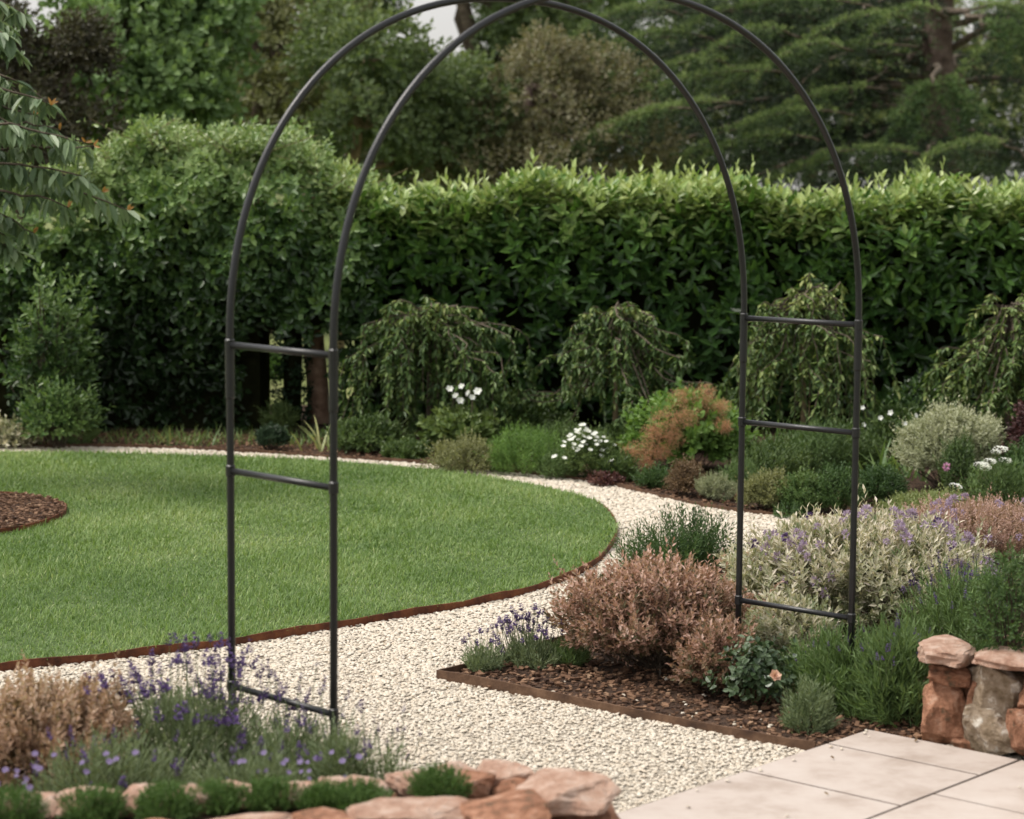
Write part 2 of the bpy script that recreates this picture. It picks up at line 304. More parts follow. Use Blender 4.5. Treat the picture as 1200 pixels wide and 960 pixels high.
lawn_near = [(0, 790), (100, 779), (200, 768), (300, 755), (400, 738), (500, 722), (560, 711), (620, 697), (680, 675), (712, 650), (723, 626), (712, 605), (690, 591), (640, 578), (570, 565), (500, 556), (420, 548.5), (300, 542), (150, 537.5), (0, 535)]
L0 = smoothline(GP(lawn_near), 6)
far_left = [np.array([-4.6, L0[-1][1] + .1]), np.array([-5.4, 10.5]), np.array([-4.6, 8.0]), np.array([-3.2, 7.15])]
lawn_poly = np.vstack([L0, smoothline([L0[-1]] + far_left + [L0[0]], 5)[1:-1]])
border_front = smoothline([np.array([-5.5, 13.75])] + GP([(-20, 524.5), (100, 525.5), (200, 527.5), (300, 533), (400, 539), (500, 546), (560, 552), (640, 560), (700, 568), (760, 581), (830, 597), (908, 606)]) + [np.array([1.7, 10.55]), np.array([2.6, 10.7]), np.array([4.5, 11.2])], 5)
bed_line = GP([(512, 798), (612, 775)]) + [np.array(a) for a in [(.22, 7.75), (.55, 8.3), (.78, 9.0), (1.05, 9.55), (1.6, 9.75), (2.6, 9.85), (4.5, 10.2)]]
bed_back = np.vstack([bed_line[:1], smoothline(bed_line[1:], 5)])
bed_front = np.array(GP([(512, 798), (960, 885), (1017, 866)]))
gravel_poly = np.vstack([[(-6, 4.0), (2.5, 4.0), (4.5, 6.0), (4.5, 11.3)], border_front[::-1], [(-6, 13.0)]])
polysheet('gravel_path', gravel_poly, .004, M['path'], kind='structure')
polysheet('lawn', lawn_poly, .030, M['turf'], kind='structure')
border_poly = np.vstack([border_front, [(5.5, 12), (5.5, 15.6), (-6, 15.6), (-6, 13.75)]])
polysheet('border_soil', border_poly, .010, M['soil'], kind='structure')
rb_poly = np.vstack([bed_front[::-1][:1], bed_front[::-1][1:], bed_back[1:], [(4.5, 6.3), (1.3, 6.3)]])
polysheet('planting_bed', rb_poly, .012, M['soil'], kind='structure')
fb_poly = np.array([(-3.2, 5.0), (-.28, 4.95), (-.10, 5.08), (-.2, 5.35), (-.62, 5.85), (-1.3, 6.15), (-2.2, 6.1), (-3.2, 6.0)])
polysheet('lavender_bed', fb_poly, .014, M['soil'], kind='structure')
cc = np.array([-2.62, 10.28]); th = np.linspace(0, 2 * math.pi, 49)[:-1]
ring_poly = cc + np.column_stack([np.cos(th) * .52, np.sin(th) * .64])
polysheet('round_bed', ring_poly, .047, M['soil'], kind='structure')

# lawn blades
r = R(3)
P = fill(r, lawn_poly, 15000); P = P[inview(P) & ~inside(P, ring_poly)]
keep = r.random(len(P)) < np.clip((9.0 / P[:, 1]) ** 1.5, .35, 1); P = P[keep]
P[:, 2] = .027
far = P[:, 1] / 8
tn = np.clip(.45 + .10 * np.sin(P[:, 0] * 3.3 + 2 * np.sin(P[:, 1] * 1.3)) + .16 * np.sin(P[:, 0] * 2.1 + 1) * np.sin(P[:, 1] * 1.7) + .12 * np.sin(P[:, 0] * 7.1) * np.sin(P[:, 1] * 5.3 + P[:, 0] * 2) + r.normal(0, .17, len(P)) + (r.random(len(P)) < .06) * .5, 0, 1)
g = Geo(); blades(g, r, P, r.uniform(0, 6.28, len(P)), r.uniform(.014, .042, len(P)) * (1 + .35 * np.sin(P[:, 0] * 5 + P[:, 1] * 3) * np.sin(P[:, 1] * 4)), np.where(r.random(len(P)) < .9, .0031, .005) * far, r.uniform(.05, .6, len(P)), r.uniform(.2, 1.2, len(P)), 2, tn)
g.obj('lawn_grass', M['lawn'], label='short mown grass covering the curved lawn', cat='grass', kind='stuff')

# gravel
ico = [(0, .53, .85), (0, -.53, .85), (0, .53, -.85), (0, -.53, -.85), (.53, .85, 0), (-.53, .85, 0), (.53, -.85, 0), (-.53, -.85, 0), (.85, 0, .53), (-.85, 0, .53), (.85, 0, -.53), (-.85, 0, -.53)]
icf = [(0, 1, 8), (0, 8, 4), (0, 4, 5), (0, 5, 9), (0, 9, 1), (1, 9, 7), (1, 7, 6), (1, 6, 8), (8, 6, 10), (8, 10, 4), (4, 10, 2), (4, 2, 5), (5, 2, 11), (5, 11, 9), (9, 11, 7), (3, 2, 10), (3, 10, 6), (3, 6, 7), (3, 7, 11), (3, 11, 2)]
icf_top = [f for f in icf if sum(ico[i][2] for i in f) / 3 > -.4]     # the hidden undersides are left off
def pebbles(g, r, P, size, tint, flat=.55, tv=ico, tf=icf, jit=.16):
    n = len(P); tv = np.array(tv); k = len(tv)
    v = np.repeat(tv[None], n, 0) * (1 + r.normal(0, jit, (n, k, 1)))
    sc = np.stack([r.uniform(.8, 1.25, n), r.uniform(.6, .95, n), np.full(n, flat) * r.uniform(.7, 1.3, n)], 1) * np.broadcast_to(size, n)[:, None]
    v = v * sc[:, None]
    a, b = r.uniform(0, 6.28, n), r.normal(0, .22, n)
    x, z = v[..., 0] * np.cos(b)[:, None] - v[..., 2] * np.sin(b)[:, None], v[..., 0] * np.sin(b)[:, None] + v[..., 2] * np.cos(b)[:, None]
    y = v[..., 1]; X = x * np.cos(a)[:, None] - y * np.sin(a)[:, None]; Yv = x * np.sin(a)[:, None] + y * np.cos(a)[:, None]
    v = np.stack([X, Yv, z], -1) + P[:, None]
    off = (np.arange(n) * k)[:, None, None]; g.add(v.reshape(-1, 3), [(np.array(tf)[None] + off).reshape(-1, len(tf[0]))], np.repeat(np.broadcast_to(tint, n), k))
patio_corner = G(1017, 866)[:2]; pu = nrm(G(745, 958)[:2] - patio_corner); pv = np.array([-pu[1], pu[0]])
if pv[0] < 0: pv = -pv
patio_poly = np.array([patio_corner, patio_corner + pu * 4, patio_corner + pu * 4 + pv * 5, patio_corner + pv * 5])
wall_foot = np.array([(-3.2, 4.25), (-.45, 4.62), (.30, 4.86), (.22, 5.08), (-.1, 5.1), (-3.2, 4.95)])
def path_pts(r, dens):
    P = fill(r, gravel_poly, dens); P[:, 2] = 0
    P = P[inview(P, 25)]
    for q in (lawn_poly, rb_poly, patio_poly, fb_poly * 1.0, wall_foot): P = P[~inside(P, q)]
    return P
P = path_pts(r, 9000); far = np.clip(P[:, 1] / 7.5, .85, 1.5)
P = P[r.random(len(P)) < 1 / far ** 1.6]; far = np.clip(P[:, 1] / 7.5, .85, 1.5)
P[:, 2] = .006 + r.uniform(0, .0035, len(P))
stray = fill(r, patio_poly, 500); stray = stray[inview(stray)]; dd = (stray[:, :2] - patio_corner) @ pv; stray = stray[r.random(len(stray)) < .55 * np.exp(-dd / .05) + .004]; stray[:, 2] = .034
st2 = fill(r, rb_poly[:3].tolist() + [[1.1, 6.9], [-.1, 7.6]], 60); st2 = st2[inview(st2)]; st2[:, 2] = .022
P = np.vstack([P, stray, st2]); far = np.clip(P[:, 1] / 7.5, .85, 1.5)
tn = np.clip(r.normal(.6, .17, len(P)), 0, 1)
g = Geo(); pebbles(g, r, P, .0078 * far * r.uniform(.6, 1.3, len(P)), tn, .40, ico, icf_top)
g.obj('gravel', M['pebble'], smooth=True, label='cream and white pebble gravel filling the curving path', cat='gravel', kind='stuff')
print('pebbles', len(P))

# bark chips
cube = [(x, y, z) for x in (-.8, .8) for y in (-.8, .8) for z in (-.8, .8)]; cuf = [(0, 1, 3, 2), (4, 6, 7, 5), (0, 4, 5, 1), (2, 3, 7, 6), (0, 2, 6, 4), (1, 5, 7, 3)]
def chips(name, poly, z, label, dens, seed):
    r = R(seed); P = fill(r, poly, dens); P = P[inview(P)]; P[:, 2] = z + r.uniform(0, .012, len(P))
    g = Geo(); pebbles(g, r, P, .0065 * r.uniform(.5, 1.9, len(P)), np.clip(r.normal(.42, .22, len(P)), 0, 1), .35, cube, cuf, .2)
    g.obj(name, M['chip'], label=label, cat='bark mulch', kind='stuff')
chips('bark_mulch', rb_poly[(rb_poly[:, 0] < 9)], .014, 'brown bark chips on the bed beneath the pink shrub', 2300, 5)
bp = np.vstack([border_front, border_front[::-1] + [0, .8]]); chips('bark_mulch', bp, .012, 'brown bark chips along the front of the far border', 1300, 6)
chips('bark_mulch', ring_poly, .05, 'brown bark chips in the round bed cut in the lawn', 3500, 7)

# ------------------------------------------------------------------ rusted steel edging
def edging(line, z0, z1, mat, label, closed=False, th=.006):
    p = np.array(line)[:, :2]; n = len(p)
    T = nrm(np.roll(p, -1, 0) - np.roll(p, 1, 0)) if closed else nrm(np.gradient(p, axis=0)); N = np.column_stack([-T[:, 1], T[:, 0]]) * th / 2
    rr = R(n); zt = z1 + .004 * np.sin(np.arange(n) * .7) + rr.normal(0, .0012, n)
    ring = np.stack([np.column_stack([p + N, np.full(n, z0)]), np.column_stack([p + N, zt]), np.column_stack([p - N, zt]), np.column_stack([p - N, np.full(n, z0)])], 1)
    m = n if closed else n - 1; i = np.arange(m); i2 = (i + 1) % n
    fs = [np.stack([i * 4 + k, i2 * 4 + k, i2 * 4 + (k + 1) % 4, i * 4 + (k + 1) % 4], 1) for k in range(4)]
    g = Geo(); g.add(ring.reshape(-1, 3), fs); return g.obj('steel_edging', mat, label=label, cat='edging')
edging(L0[:int(len(L0) * .62)], -.03, .036, M['corten'], 'rusty steel edging curving along the near side of the lawn')
edging(smoothline([bed_front[0], bed_front[1] - [0.01, 0]], 10), -.03, .036, M['corten_dull'], 'weathered steel strip between the gravel and the dark mulch under the pink shrub')
edging(bed_back[:12], -.03, .036, M['corten_dull'], 'weathered steel strip behind the two small lavenders, meeting the other strip at a sharp corner')
edging(border_front, -.03, .026, M['corten_dull'], 'low dark steel edging along the front of the far border')
edging(ring_poly, -.03, .056, M['corten'], 'rusty steel ring round the mulch bed in the lawn', closed=True)

# ------------------------------------------------------------------ patio
patio = polysheet('patio', patio_poly, .0268, M['mortar'], kind='structure'); patio['label'] = 'pale stone patio in the near right corner'
def slab(a0, a1, b0, b1, seed):
    rr = R(seed); gp = .0055; zt = .03 + rr.uniform(-.0008, .0012); e = .0012
    def pt(a, b, z): q = patio_corner + pu * a + pv * b; return (q[0], q[1], z)
    lo = [(a0 + gp, b0 + gp), (a1 - gp, b0 + gp), (a1 - gp, b1 - gp), (a0 + gp, b1 - gp)]
    hi = [(a0 + gp + e, b0 + gp + e), (a1 - gp - e, b0 + gp + e), (a1 - gp - e, b1 - gp - e), (a0 + gp + e, b1 - gp - e)]
    v = [pt(*q, 0) for q in lo] + [pt(*q, zt - e) for q in lo] + [pt(*q, zt) for q in hi]
    f = [(0, 1, 5, 4), (1, 2, 6, 5), (2, 3, 7, 6), (3, 0, 4, 7), (4, 5, 9, 8), (5, 6, 10, 9), (6, 7, 11, 10), (7, 4, 8, 11), (8, 9, 10, 11)]
    g = Geo(); g.add(v, [np.array(f)]); g.obj('paving_slab', M['slab'], patio)
def uv(px, py): q = G(px, py)[:2] - patio_corner; return q @ pu, q @ pv
print('joints', [tuple(np.round(uv(*q), 3)) for q in [(970, 887), (1123, 915), (1185, 893), (1010, 960), (825, 932), (960, 960), (1067, 942), (1153, 957), (1017, 866), (1190, 892)]])
col_u = {0: [0, .22, .62, 1.22, 1.82, 2.4], 1: [-.0, .47, .87, 1.47, 2.1], 2: [0, .3, .9, 1.5, 2.1], 3: [0, .6, 1.2, 1.8]}
sd = 0
cw = [0, .5, 1.1, 1.7, 2.3]
for c, us in col_u.items():
    for a, b in zip(us[:-1], us[1:]): sd += 1; slab(a, b, cw[c], cw[c + 1], sd)

# ------------------------------------------------------------------ garden arch
AX, AY, TH, AW, AD, H1, H2, H3, HS, AR, DW, SPL, EX, THB = -.428, 5.4497, .7037, 1.9176, .4225, .2993, .8718, 1.2009, 1.2071, .9323, .032, .0021, .9245, .1046
u3 = np.array([math.cos(TH), math.sin(TH), 0]); v3 = np.array([-math.sin(TH + THB), math.cos(TH + THB), 0])
arch = empty('garden_arch', (AX + u3[0] * AW / 2, AY + u3[1] * AW / 2, 0), 'black tubular metal garden arch of two hoops standing over the gravel path', 'garden arch')
AO = np.array([AX + u3[0] * AW / 2, AY + u3[1] * AW / 2, 0]); TR = .0101
feet = {}
for b in (1, 0):
    w = AW + DW * (1 - b); o = np.array([AX, AY, 0]) + v3 * AD * b - u3 * (DW / 2 * (1 - b)) - AO
    t = np.linspace(0, math.pi, 61); c_ = np.sign(np.cos(t)) * abs(np.cos(t)) ** EX; s_ = abs(np.sin(t)) ** EX
    arc = o + np.outer((1 - c_) * w / 2, u3) + np.outer(HS + AR * s_, [0, 0, 1])
    hp = np.vstack([o + [0, 0, -.12], o + [0, 0, .4], o + [0, 0, .8], arc, o + u3 * w + [0, 0, .8], o + u3 * w + [0, 0, .4], o + u3 * w + [0, 0, -.12]])
    g = Geo(); tube(g, hp, TR, 12, refv=v3); g.obj('hoop', M['iron'], arch, smooth=True)
    feet[(b, 0)] = o; feet[(b, 1)] = o + u3 * w
    for a in (0, 1):
        for h in (H3 - .05, ):
            q = feet[(b, a)]; g = Geo(); tube(g, [q + [0, 0, h - .09], q + [0, 0, h - .087], q + [0, 0, h + .047], q + [0, 0, h + .05]], [TR, TR + .0022, TR + .0022, TR], 12); g.obj('sleeve', M['iron'], arch, smooth=False)
for a in (0, 1):
    for h in (H1, H2, H3):
        A_, B_ = feet[(0, a)] + [0, 0, h], feet[(1, a)] + [0, 0, h]; d = nrm(B_ - A_)
        g = Geo(); tube(g, [A_ + d * TR, (A_ + B_) / 2, B_ - d * TR], TR * .86, 12); o = g.obj('rung', M['iron'], arch, smooth=True)
        for q in (A_, B_):
            g = Geo(); tube(g, [q + [0, 0, -.016], q + [0, 0, -.013], q + [0, 0, .013], q + [0, 0, .016]], [TR, TR + .003, TR + .003, TR], 10); g.obj('collar', M['iron'], o)
# rungs over the top, above the picture
for tt in (.32, .5, .68):
    k = int(tt * 60); ps = []
    for b in (1, 0):
        w = AW + DW * (1 - b); t = tt * math.pi; c_ = math.copysign(abs(math.cos(t)) ** EX, math.cos(t)); s_ = math.sin(t) ** EX
        ps.append(feet[(b, 0)] + u3 * (1 - c_) * w / 2 + np.array([0, 0, HS + AR * s_]))
    if tt == .5: g = Geo(); tube(g, [ps[0], (ps[0] + ps[1]) / 2, ps[1]], TR * .86, 12); g.obj('rung', M['iron'], arch, smooth=True)

# ------------------------------------------------------------------ stone walls
def stone_geo(r, dims, flat=.12):
    """a roughly squared block with worn edges and knocked faces"""
    n = 8; t = np.linspace(-1, 1, n + 1); V = {}; v = []; f = []
    def idx(i, j, k):
        if (i, j, k) not in V: V[(i, j, k)] = len(v); v.append((t[i], t[j], t[k]))
        return V[(i, j, k)]
    for ax in range(3):
        for s in (0, n):
            for a in range(n):
                for b in range(n):
                    q = []
                    for (da, db) in ((0, 0), (1, 0), (1, 1), (0, 1)):
                        c = [0, 0, 0]; c[ax] = s; c[(ax + 1) % 3] = a + da; c[(ax + 2) % 3] = b + db; q.append(idx(*c))
                    f.append(q if s else q[::-1])
    v = np.array(v); m = (np.abs(v) ** 12).sum(1) ** (1 / 12); v = v / m[:, None]
    for _ in range(13):   # knock facets off the corners
        w = nrm(r.normal(0, 1, 3)); d = v @ w; lim = r.uniform(.8, 1.12); k = d > lim; v[k] -= np.outer((d[k] - lim) * .97, w)
    for k in range(4):
        w = r.normal(0, 2.3 + k, 3); ph = r.uniform(0, 6.28); dd = nrm(r.normal(0, 1, 3)); v += np.outer(np.sin(v @ w + ph) * .07 / (1 + .5 * k), dd)
    v += r.normal(0, .02, v.shape)
    return v * np.array(dims) / 2, np.array(f)
def stone(parent, c, dims, rz, seed, mat, tilt=0.):
    r = R(seed); v, f = stone_geo(r, dims); a, b = rz, tilt
    x, z = v[:, 0] * math.cos(b) - v[:, 2] * math.sin(b), v[:, 0] * math.sin(b) + v[:, 2] * math.cos(b); y = v[:, 1]
    v = np.column_stack([x * math.cos(a) - y * math.sin(a), x * math.sin(a) + y * math.cos(a), z])
    g = Geo(); g.add(v, [f]); o = g.obj('stone', M[mat], parent); o.location = [float(q) for q in c]; return o
def wall_run(parent, a, b, z0, z1, depth, seed, capw=.2, lo=0, skipcap=False, caps=(.1, .19)):
    """courses of blocks with a row of flat cap stones, from a to b"""
    r = R(seed); a, b = np.array(a), np.array(b); Ln = np.linalg.norm(b - a); d = (b - a) / Ln; rz = math.atan2(d[1], d[0]); nn = np.array([-d[1], d[0]])
    z = z0
    for hgt in ((z1 - .055 - z0) * .52, (z1 - .055 - z0) * .48):
        s = -r.uniform(0, .05)
        while s < Ln:
            w = r.uniform(.12, .22); c = a + d * (s + w / 2) + nn * r.normal(0, .006)
            stone(parent, (c[0], c[1], z + hgt / 2), (w * 1.0, depth * r.uniform(.9, 1.05), hgt * 1.03), rz + r.normal(0, .04), int(r.integers(1e6)), r.choice(['stone_a', 'stone_a', 'stone_b', 'stone_c']), r.normal(0, .02)); s += w * .99
        z += hgt
    s = -.02
    while s < Ln:
        w = r.uniform(*caps); c = a + d * (s + w / 2) + nn * r.normal(0, .008); hh = r.uniform(.045, .065)
        stone(parent, (c[0], c[1], z + hh / 2 + r.uniform(-.004, .006)), (w * 1.03, depth * r.uniform(.95, 1.15), hh), rz + r.normal(0, .08), int(r.integers(1e6)), r.choice(['stone_b', 'stone_b', 'stone_a']), r.normal(0, .04)); s += w * .97
wl = empty('dry_stone_wall', (-.6, 4.75, 0), 'low red sandstone wall planted along its top, in front of the lavender', 'stone wall')
wl_o = np.array(wl.location)
def wlc(o): o.location = [o.location[i] - wl_o[i] for i in range(3)]; return o
HL = .30
bA, bB = G(-160, 945, HL)[:2], G(560, 903, HL)[:2]; fA, fB = G(-160, 1010, HL)[:2], G(585, 948, HL)[:2]
def cap(px0, px1, py, dep, hh, seed, mat, rz=.25, tilt=0., dz=0., under=True):
    """a cap stone whose top centre lies under photo point ((px0+px1)/2, py), with a block beneath it"""
    c = G((px0 + px1) / 2, py, HL + dz); w = (px1 - px0) * c[1] / FPX
    stone(wl, (c[0], c[1], HL + dz - hh / 2), (w * 1.12, dep * 1.1, hh), rz, seed, mat, tilt)
    if under: stone(wl, (c[0], c[1] + .01, (HL + dz - hh) * .74), (w * .95, dep * .95, (HL + dz - hh) * .52), rz, seed + 500, 'stone_a'); stone(wl, (c[0], c[1] + .01, (HL + dz - hh) * .24), (w * .98, dep, (HL + dz - hh) * .5), rz, seed + 700, 'stone_b')
for i, (x0_, x1_, y, dp, hh, m) in enumerate([(-110, -20, 940, .12, .05, 'stone_b'), (-15, 62, 934, .12, .045, 'stone_b'), (66, 140, 930, .12, .05, 'stone_b'), (143, 186, 926, .11, .05, 'stone_b'), (190, 255, 924, .11, .05, 'stone_b'), (260, 312, 921, .11, .05, 'stone_b'), (316, 372, 919, .11, .05, 'stone_b'), (376, 408, 917, .1, .045, 'stone_b'), (404, 452, 914, .1, .045, 'stone_b'), (456, 505, 905, .11, .05, 'stone_b'), (503, 560, 899, .12, .05, 'stone_b'), (556, 626, 897, .12, .05, 'stone_b')]): cap(x0_, x1_, y, dp, hh, 210 + i, m, .2)
for i, (x0_, x1_, y, dp, hh, m, dz, tl) in enumerate([(-120, 30, 985, .16, .05, 'stone_b', 0, 0), (30, 170, 976, .16, .05, 'stone_b', 0, 0), (170, 240, 968, .15, .05, 'stone_a', 0, 0), (234, 350, 962, .15, .05, 'stone_b', .0, 0), (348, 412, 952, .14, .06, 'stone_a', .01, .1), (416, 552, 942, .17, .055, 'stone_b', .01, -.03), (545, 636, 944, .17, .09, 'stone_a', .01, .12)]): cap(x0_, x1_, y, dp, hh, 240 + i, m, .28, tl, dz)
cap(612, 712, 910, .24, .062, 261, 'stone_b', .2, .05, .022); cap(628, 722, 928, .17, .12, 262, 'stone_a', .3, 0, -.045)
cap(520, 575, 908, .09, .08, 263, 'stone_a', .5, .1, -.005, False); cap(578, 622, 912, .1, .08, 264, 'stone_a', .8, 0, -.01, False); cap(500, 540, 916, .07, .05, 265, 'stone_b', .3, 0, -.03, False)
for o in wl.children: wlc(o)
g = Geo(); q = np.array([G(-160, 968, HL)[:2], G(600, 930, HL)[:2], G(600, 912, HL)[:2], G(-160, 945, HL)[:2]]); g.add(np.vstack([np.column_stack([q, np.full(4, 0.)]), np.column_stack([q, np.full(4, HL - .045)])]) - wl_o, [np.array([(4, 5, 6, 7), (0, 1, 5, 4), (1, 2, 6, 5), (2, 3, 7, 6), (3, 0, 4, 7)])]); g.obj('soil_core', M['soil'], wl)

wr = empty('dry_stone_wall', (1.5, 6.2, 0), 'low red sandstone wall beside the patio with a lichened block under its cap stones', 'stone wall')
wr_o = np.array(wr.location)
def blk(px0, py0, px1, py1, Y, dep, seed, mat, rz=-.35, tilt=0.):
    a, b = D(px0, py1, Y), D(px1, py0, Y); c = (a + b) / 2; c[1] += dep / 2 - .02
    stone(wr, c - wr_o, ((b[0] - a[0]) * 1.13, dep, (b[2] - a[2]) * 1.12), rz, seed, mat, tilt)
blk(1090, 800, 1142, 877, 6.30, .2, 171, 'stone_a', -.25); blk(1097, 785, 1142, 803, 6.31, .17, 102, 'stone_a', -.25)
blk(1146, 782, 1212, 846, 6.20, .2, 133, 'stone_c', -.3); blk(1139, 836, 1198, 890, 6.16, .2, 144, 'stone_c', -.3, .03)
blk(1138, 800, 1154, 840, 6.27, .12, 105, 'stone_a'); blk(1134, 838, 1150, 872, 6.27, .12, 115, 'stone_a'); blk(1194, 838, 1260, 896, 6.08, .2, 106, 'stone_a', -.3); blk(1206, 786, 1275, 840, 6.1, .2, 107, 'stone_a', -.3)
blk(1120, 868, 1150, 882, 6.24, .08, 108, 'stone_a'); blk(1262, 786, 1330, 900, 5.98, .2, 109, 'stone_a')
blk(1088, 766, 1156, 788, 6.27, .3, 151, 'stone_b', -.2, .03); blk(1153, 773, 1232, 788, 6.15, .2, 112, 'stone_b', -.3, -.03); blk(1234, 774, 1330, 790, 6.05, .2, 113, 'stone_b', -.3)
# its back face, and the end that turns into the bed
for i, (x, y) in enumerate([(1.60, 6.58), (1.76, 6.5), (1.94, 6.42), (2.12, 6.35)]):
    stone(wr, np.array([x, y, .12]) - wr_o, (.2, .14, .24), -.3, 120 + i, 'stone_a'); stone(wr, np.array([x, y, .255]) - wr_o, (.2, .17, .06), -.3, 130 + i, 'stone_b')
g = Geo(); q = np.array([(1.225, 6.365), (2.3, 5.935), (2.3, 6.3), (1.33, 6.6)]); g.add(np.vstack([np.column_stack([q, np.full(4, 0.)]), np.column_stack([q, np.full(4, .225)])]) - wr_o, [np.array([(4, 5, 6, 7), (0, 1, 5, 4), (1, 2, 6, 5), (2, 3, 7, 6), (3, 0, 4, 7)])]); g.obj('mortar_core', M['stone_a'], wr)
# ------------------------------------------------------------------ plants: builders
def plant(name, label, cat, base, group=None): return empty(name, base, label, cat, group)
def shrub(name, label, cat, base, rad, h, seed, mat, n, k, L, ll, lw, kind='rhomb', up=.35, amp=.24, a0=1.1, a1=.35, tint=.5, tj=.18, shell=(.7, 1.), inner=.35, curl=.15, opp=False, stemmat='bark', cz=.42, zmin=-.35, group=None, tip=0., ry=None, freq=2.2, prof=(.75, 1., .7), droop=0., clump=.19, clumps=26):
    """a rounded bush of leafy shoots over woody stems; tip raises the tint towards the top"""
    r = R(seed); o = plant(name, label, cat, base, group); c = (0, 0, h * cz); rd = (rad, ry or rad, h * (1 - cz))
    P, A, d = mound(r, n, c, rd, zmin, shell, up, amp, freq, clump, clumps)
    k2 = P[:, 2] > .012; P, A, d = P[k2], A[k2], d[k2]
    g = Geo(); tt = tint + tip * (d[:, 2] - .4)
    sprig(g, r, P - A * L * .5, A, L * r.uniform(.55, 1.2, len(P)) * np.where(r.random(len(P)) < .08, 1.6, 1), k, ll, lw, a0, a1, droop, kind, curl, tt, tj, opp=opp, prof=prof)
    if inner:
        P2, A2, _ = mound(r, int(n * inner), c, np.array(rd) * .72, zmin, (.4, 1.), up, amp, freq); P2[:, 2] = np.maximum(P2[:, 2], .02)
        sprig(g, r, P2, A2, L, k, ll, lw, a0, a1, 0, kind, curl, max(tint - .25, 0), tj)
    g.obj('foliage', mat if not isinstance(mat, str) else M[mat], o)
    g = Geo(); nb = max(10, min(60, n // 12)); sel = r.choice(len(P), min(nb, len(P)), replace=False); stems(g, r, (0, 0, 0), P[sel] * .96, max(.0025, h * .008), rad * .15)
    g.obj('stem', M[stemmat], o); return o, r

spike_meshes = {}
def spike_mesh(mat, L, w, seed, k=22):
    key = (mat, L, w, seed)
    if key not in spike_meshes:
        r = R(seed); g = Geo()
        for j in range(4):   # whorls of small florets
            z0 = L * j / 4.0; n = max(3, k // 4)
            az = r.uniform(0, 6.28, n); a = r.uniform(.5, 1.2, n)
            d = np.column_stack([np.cos(az) * np.sin(a), np.sin(az) * np.sin(a), np.cos(a)]); p = np.column_stack([np.cos(az) * w * .15, np.sin(az) * w * .15, z0 + r.uniform(0, L * .16, n)])
            leaves(g, p, d, np.column_stack([-d[:, 0], -d[:, 1], d[:, 2] + .3]), w * (1.05 - .16 * j), w * .7 * (1 - .12 * j), 'rhomb', .2, np.clip(r.normal(.5, .25, n), 0, 1))
        spike_meshes[key] = g.mesh('flower_spike', M[mat])
    return spike_meshes[key]
def lavender(name, label, base, rad, h, seed, n, spikes=0, mat='lav', fmat='violet', ll=.032, lw=.004, sl=(.06, .16), spl=.03, spw=.012, spread=.9, group=None, cat='lavender', k=10, sp_area=None, ry=None, stuff_spikes=0, L=.09, tint=.5):
    r = R(seed); o = plant(name, label, cat, base, group); ry = ry or rad
    P, A, d = mound(r, n, (0, 0, h * .25), (rad, ry, h * .75), -.3, (.55, 1.), .55, .14)
    P[:, 2] = np.maximum(P[:, 2], .03); g = Geo()
    sprig(g, r, P - A * L * .7, A, L * r.uniform(.7, 1.3, len(P)), k, ll, lw, .75, .25, 0, 'rhomb', .05, tint, .25, opp=True, prof=(1, 1, .7))
    g.obj('foliage', M[mat], o)
    g = Geo(); sel = r.choice(len(P), min(len(P), 40), replace=False); stems(g, r, (0, 0, 0), P[sel] * .9, .003, rad * .25)
    tot = spikes + stuff_spikes
    if tot:
        az = r.uniform(0, 6.28, tot); q = np.sqrt(r.random(tot)) * spread
        X, Yv = np.cos(az) * q * rad, np.sin(az) * q * ry
        if sp_area is not None: X = sp_area[0] + np.cos(az) * q * sp_area[2]; Yv = sp_area[1] + np.sin(az) * q * sp_area[3]
        zb = h * .25 + h * .6 * np.sqrt(np.clip(1 - (X / rad) ** 2 - (Yv / ry) ** 2, 0, 1))
        B = np.column_stack([X, Yv, zb]); up = nrm(np.column_stack([X / rad * .35, Yv / ry * .35, np.ones(tot)]) + r.normal(0, .12, (tot, 3)))
        T = B + up * r.uniform(*sl, tot)[:, None]; sticks(g, B - up * .03, T, .0013)
        gs = Geo()
        for i in range(tot):
            me = spike_mesh(fmat, spl, spw, int(r.integers(4)))
            if i < spikes:
                s = link(bpy.data.objects.new('flower_spike', me), o); rt = Vector(up[i]).to_track_quat('Z', 'Y'); s.rotation_euler = rt.to_euler(); s.location = T[i] - up[i] * spl * .4; sc = r.uniform(.75, 1.3); s.scale = (sc, sc, sc * r.uniform(.8, 1.3))
    g.obj('stem', M['stem'], o)
    return o, r
def flower_mesh(name, mat, n, R_, cup=.3, seed=1, w=.8, kind='oval'):
    r = R(seed); g = Geo(); az = np.arange(n) / n * 6.283 + r.normal(0, .08, n); a = 1.57 - cup
    d = np.column_stack([np.cos(az) * math.sin(a), np.sin(az) * math.sin(a), np.full(n, math.cos(a))])
    leaves(g, np.zeros((n, 3)), d, np.tile([0, 0, 1.], (n, 1)), R_, R_ * w, kind, .1, r.uniform(.3, .9, n)); return g.mesh(name, M[mat])
def put(me, name, parent, loc, d, sc=1.):
    o = link(bpy.data.objects.new(name, me), parent); o.location = [float(q) for q in loc]; o.rotation_euler = Vector(d).to_track_quat('Z', 'Y').to_euler(); o.scale = (sc, sc, sc); return o
def limb(r, a, b, sag=0., n=7, wob=.04):
    t = np.linspace(0, 1, n)[:, None]; p = np.array(a) * (1 - t) + np.array(b) * t; L = np.linalg.norm(np.array(b) - a)
    p[1:-1] += r.normal(0, wob * L, (n - 2, 3)) * .5; p[:, 2] += sag * 4 * (t * (1 - t))[:, 0]; return p
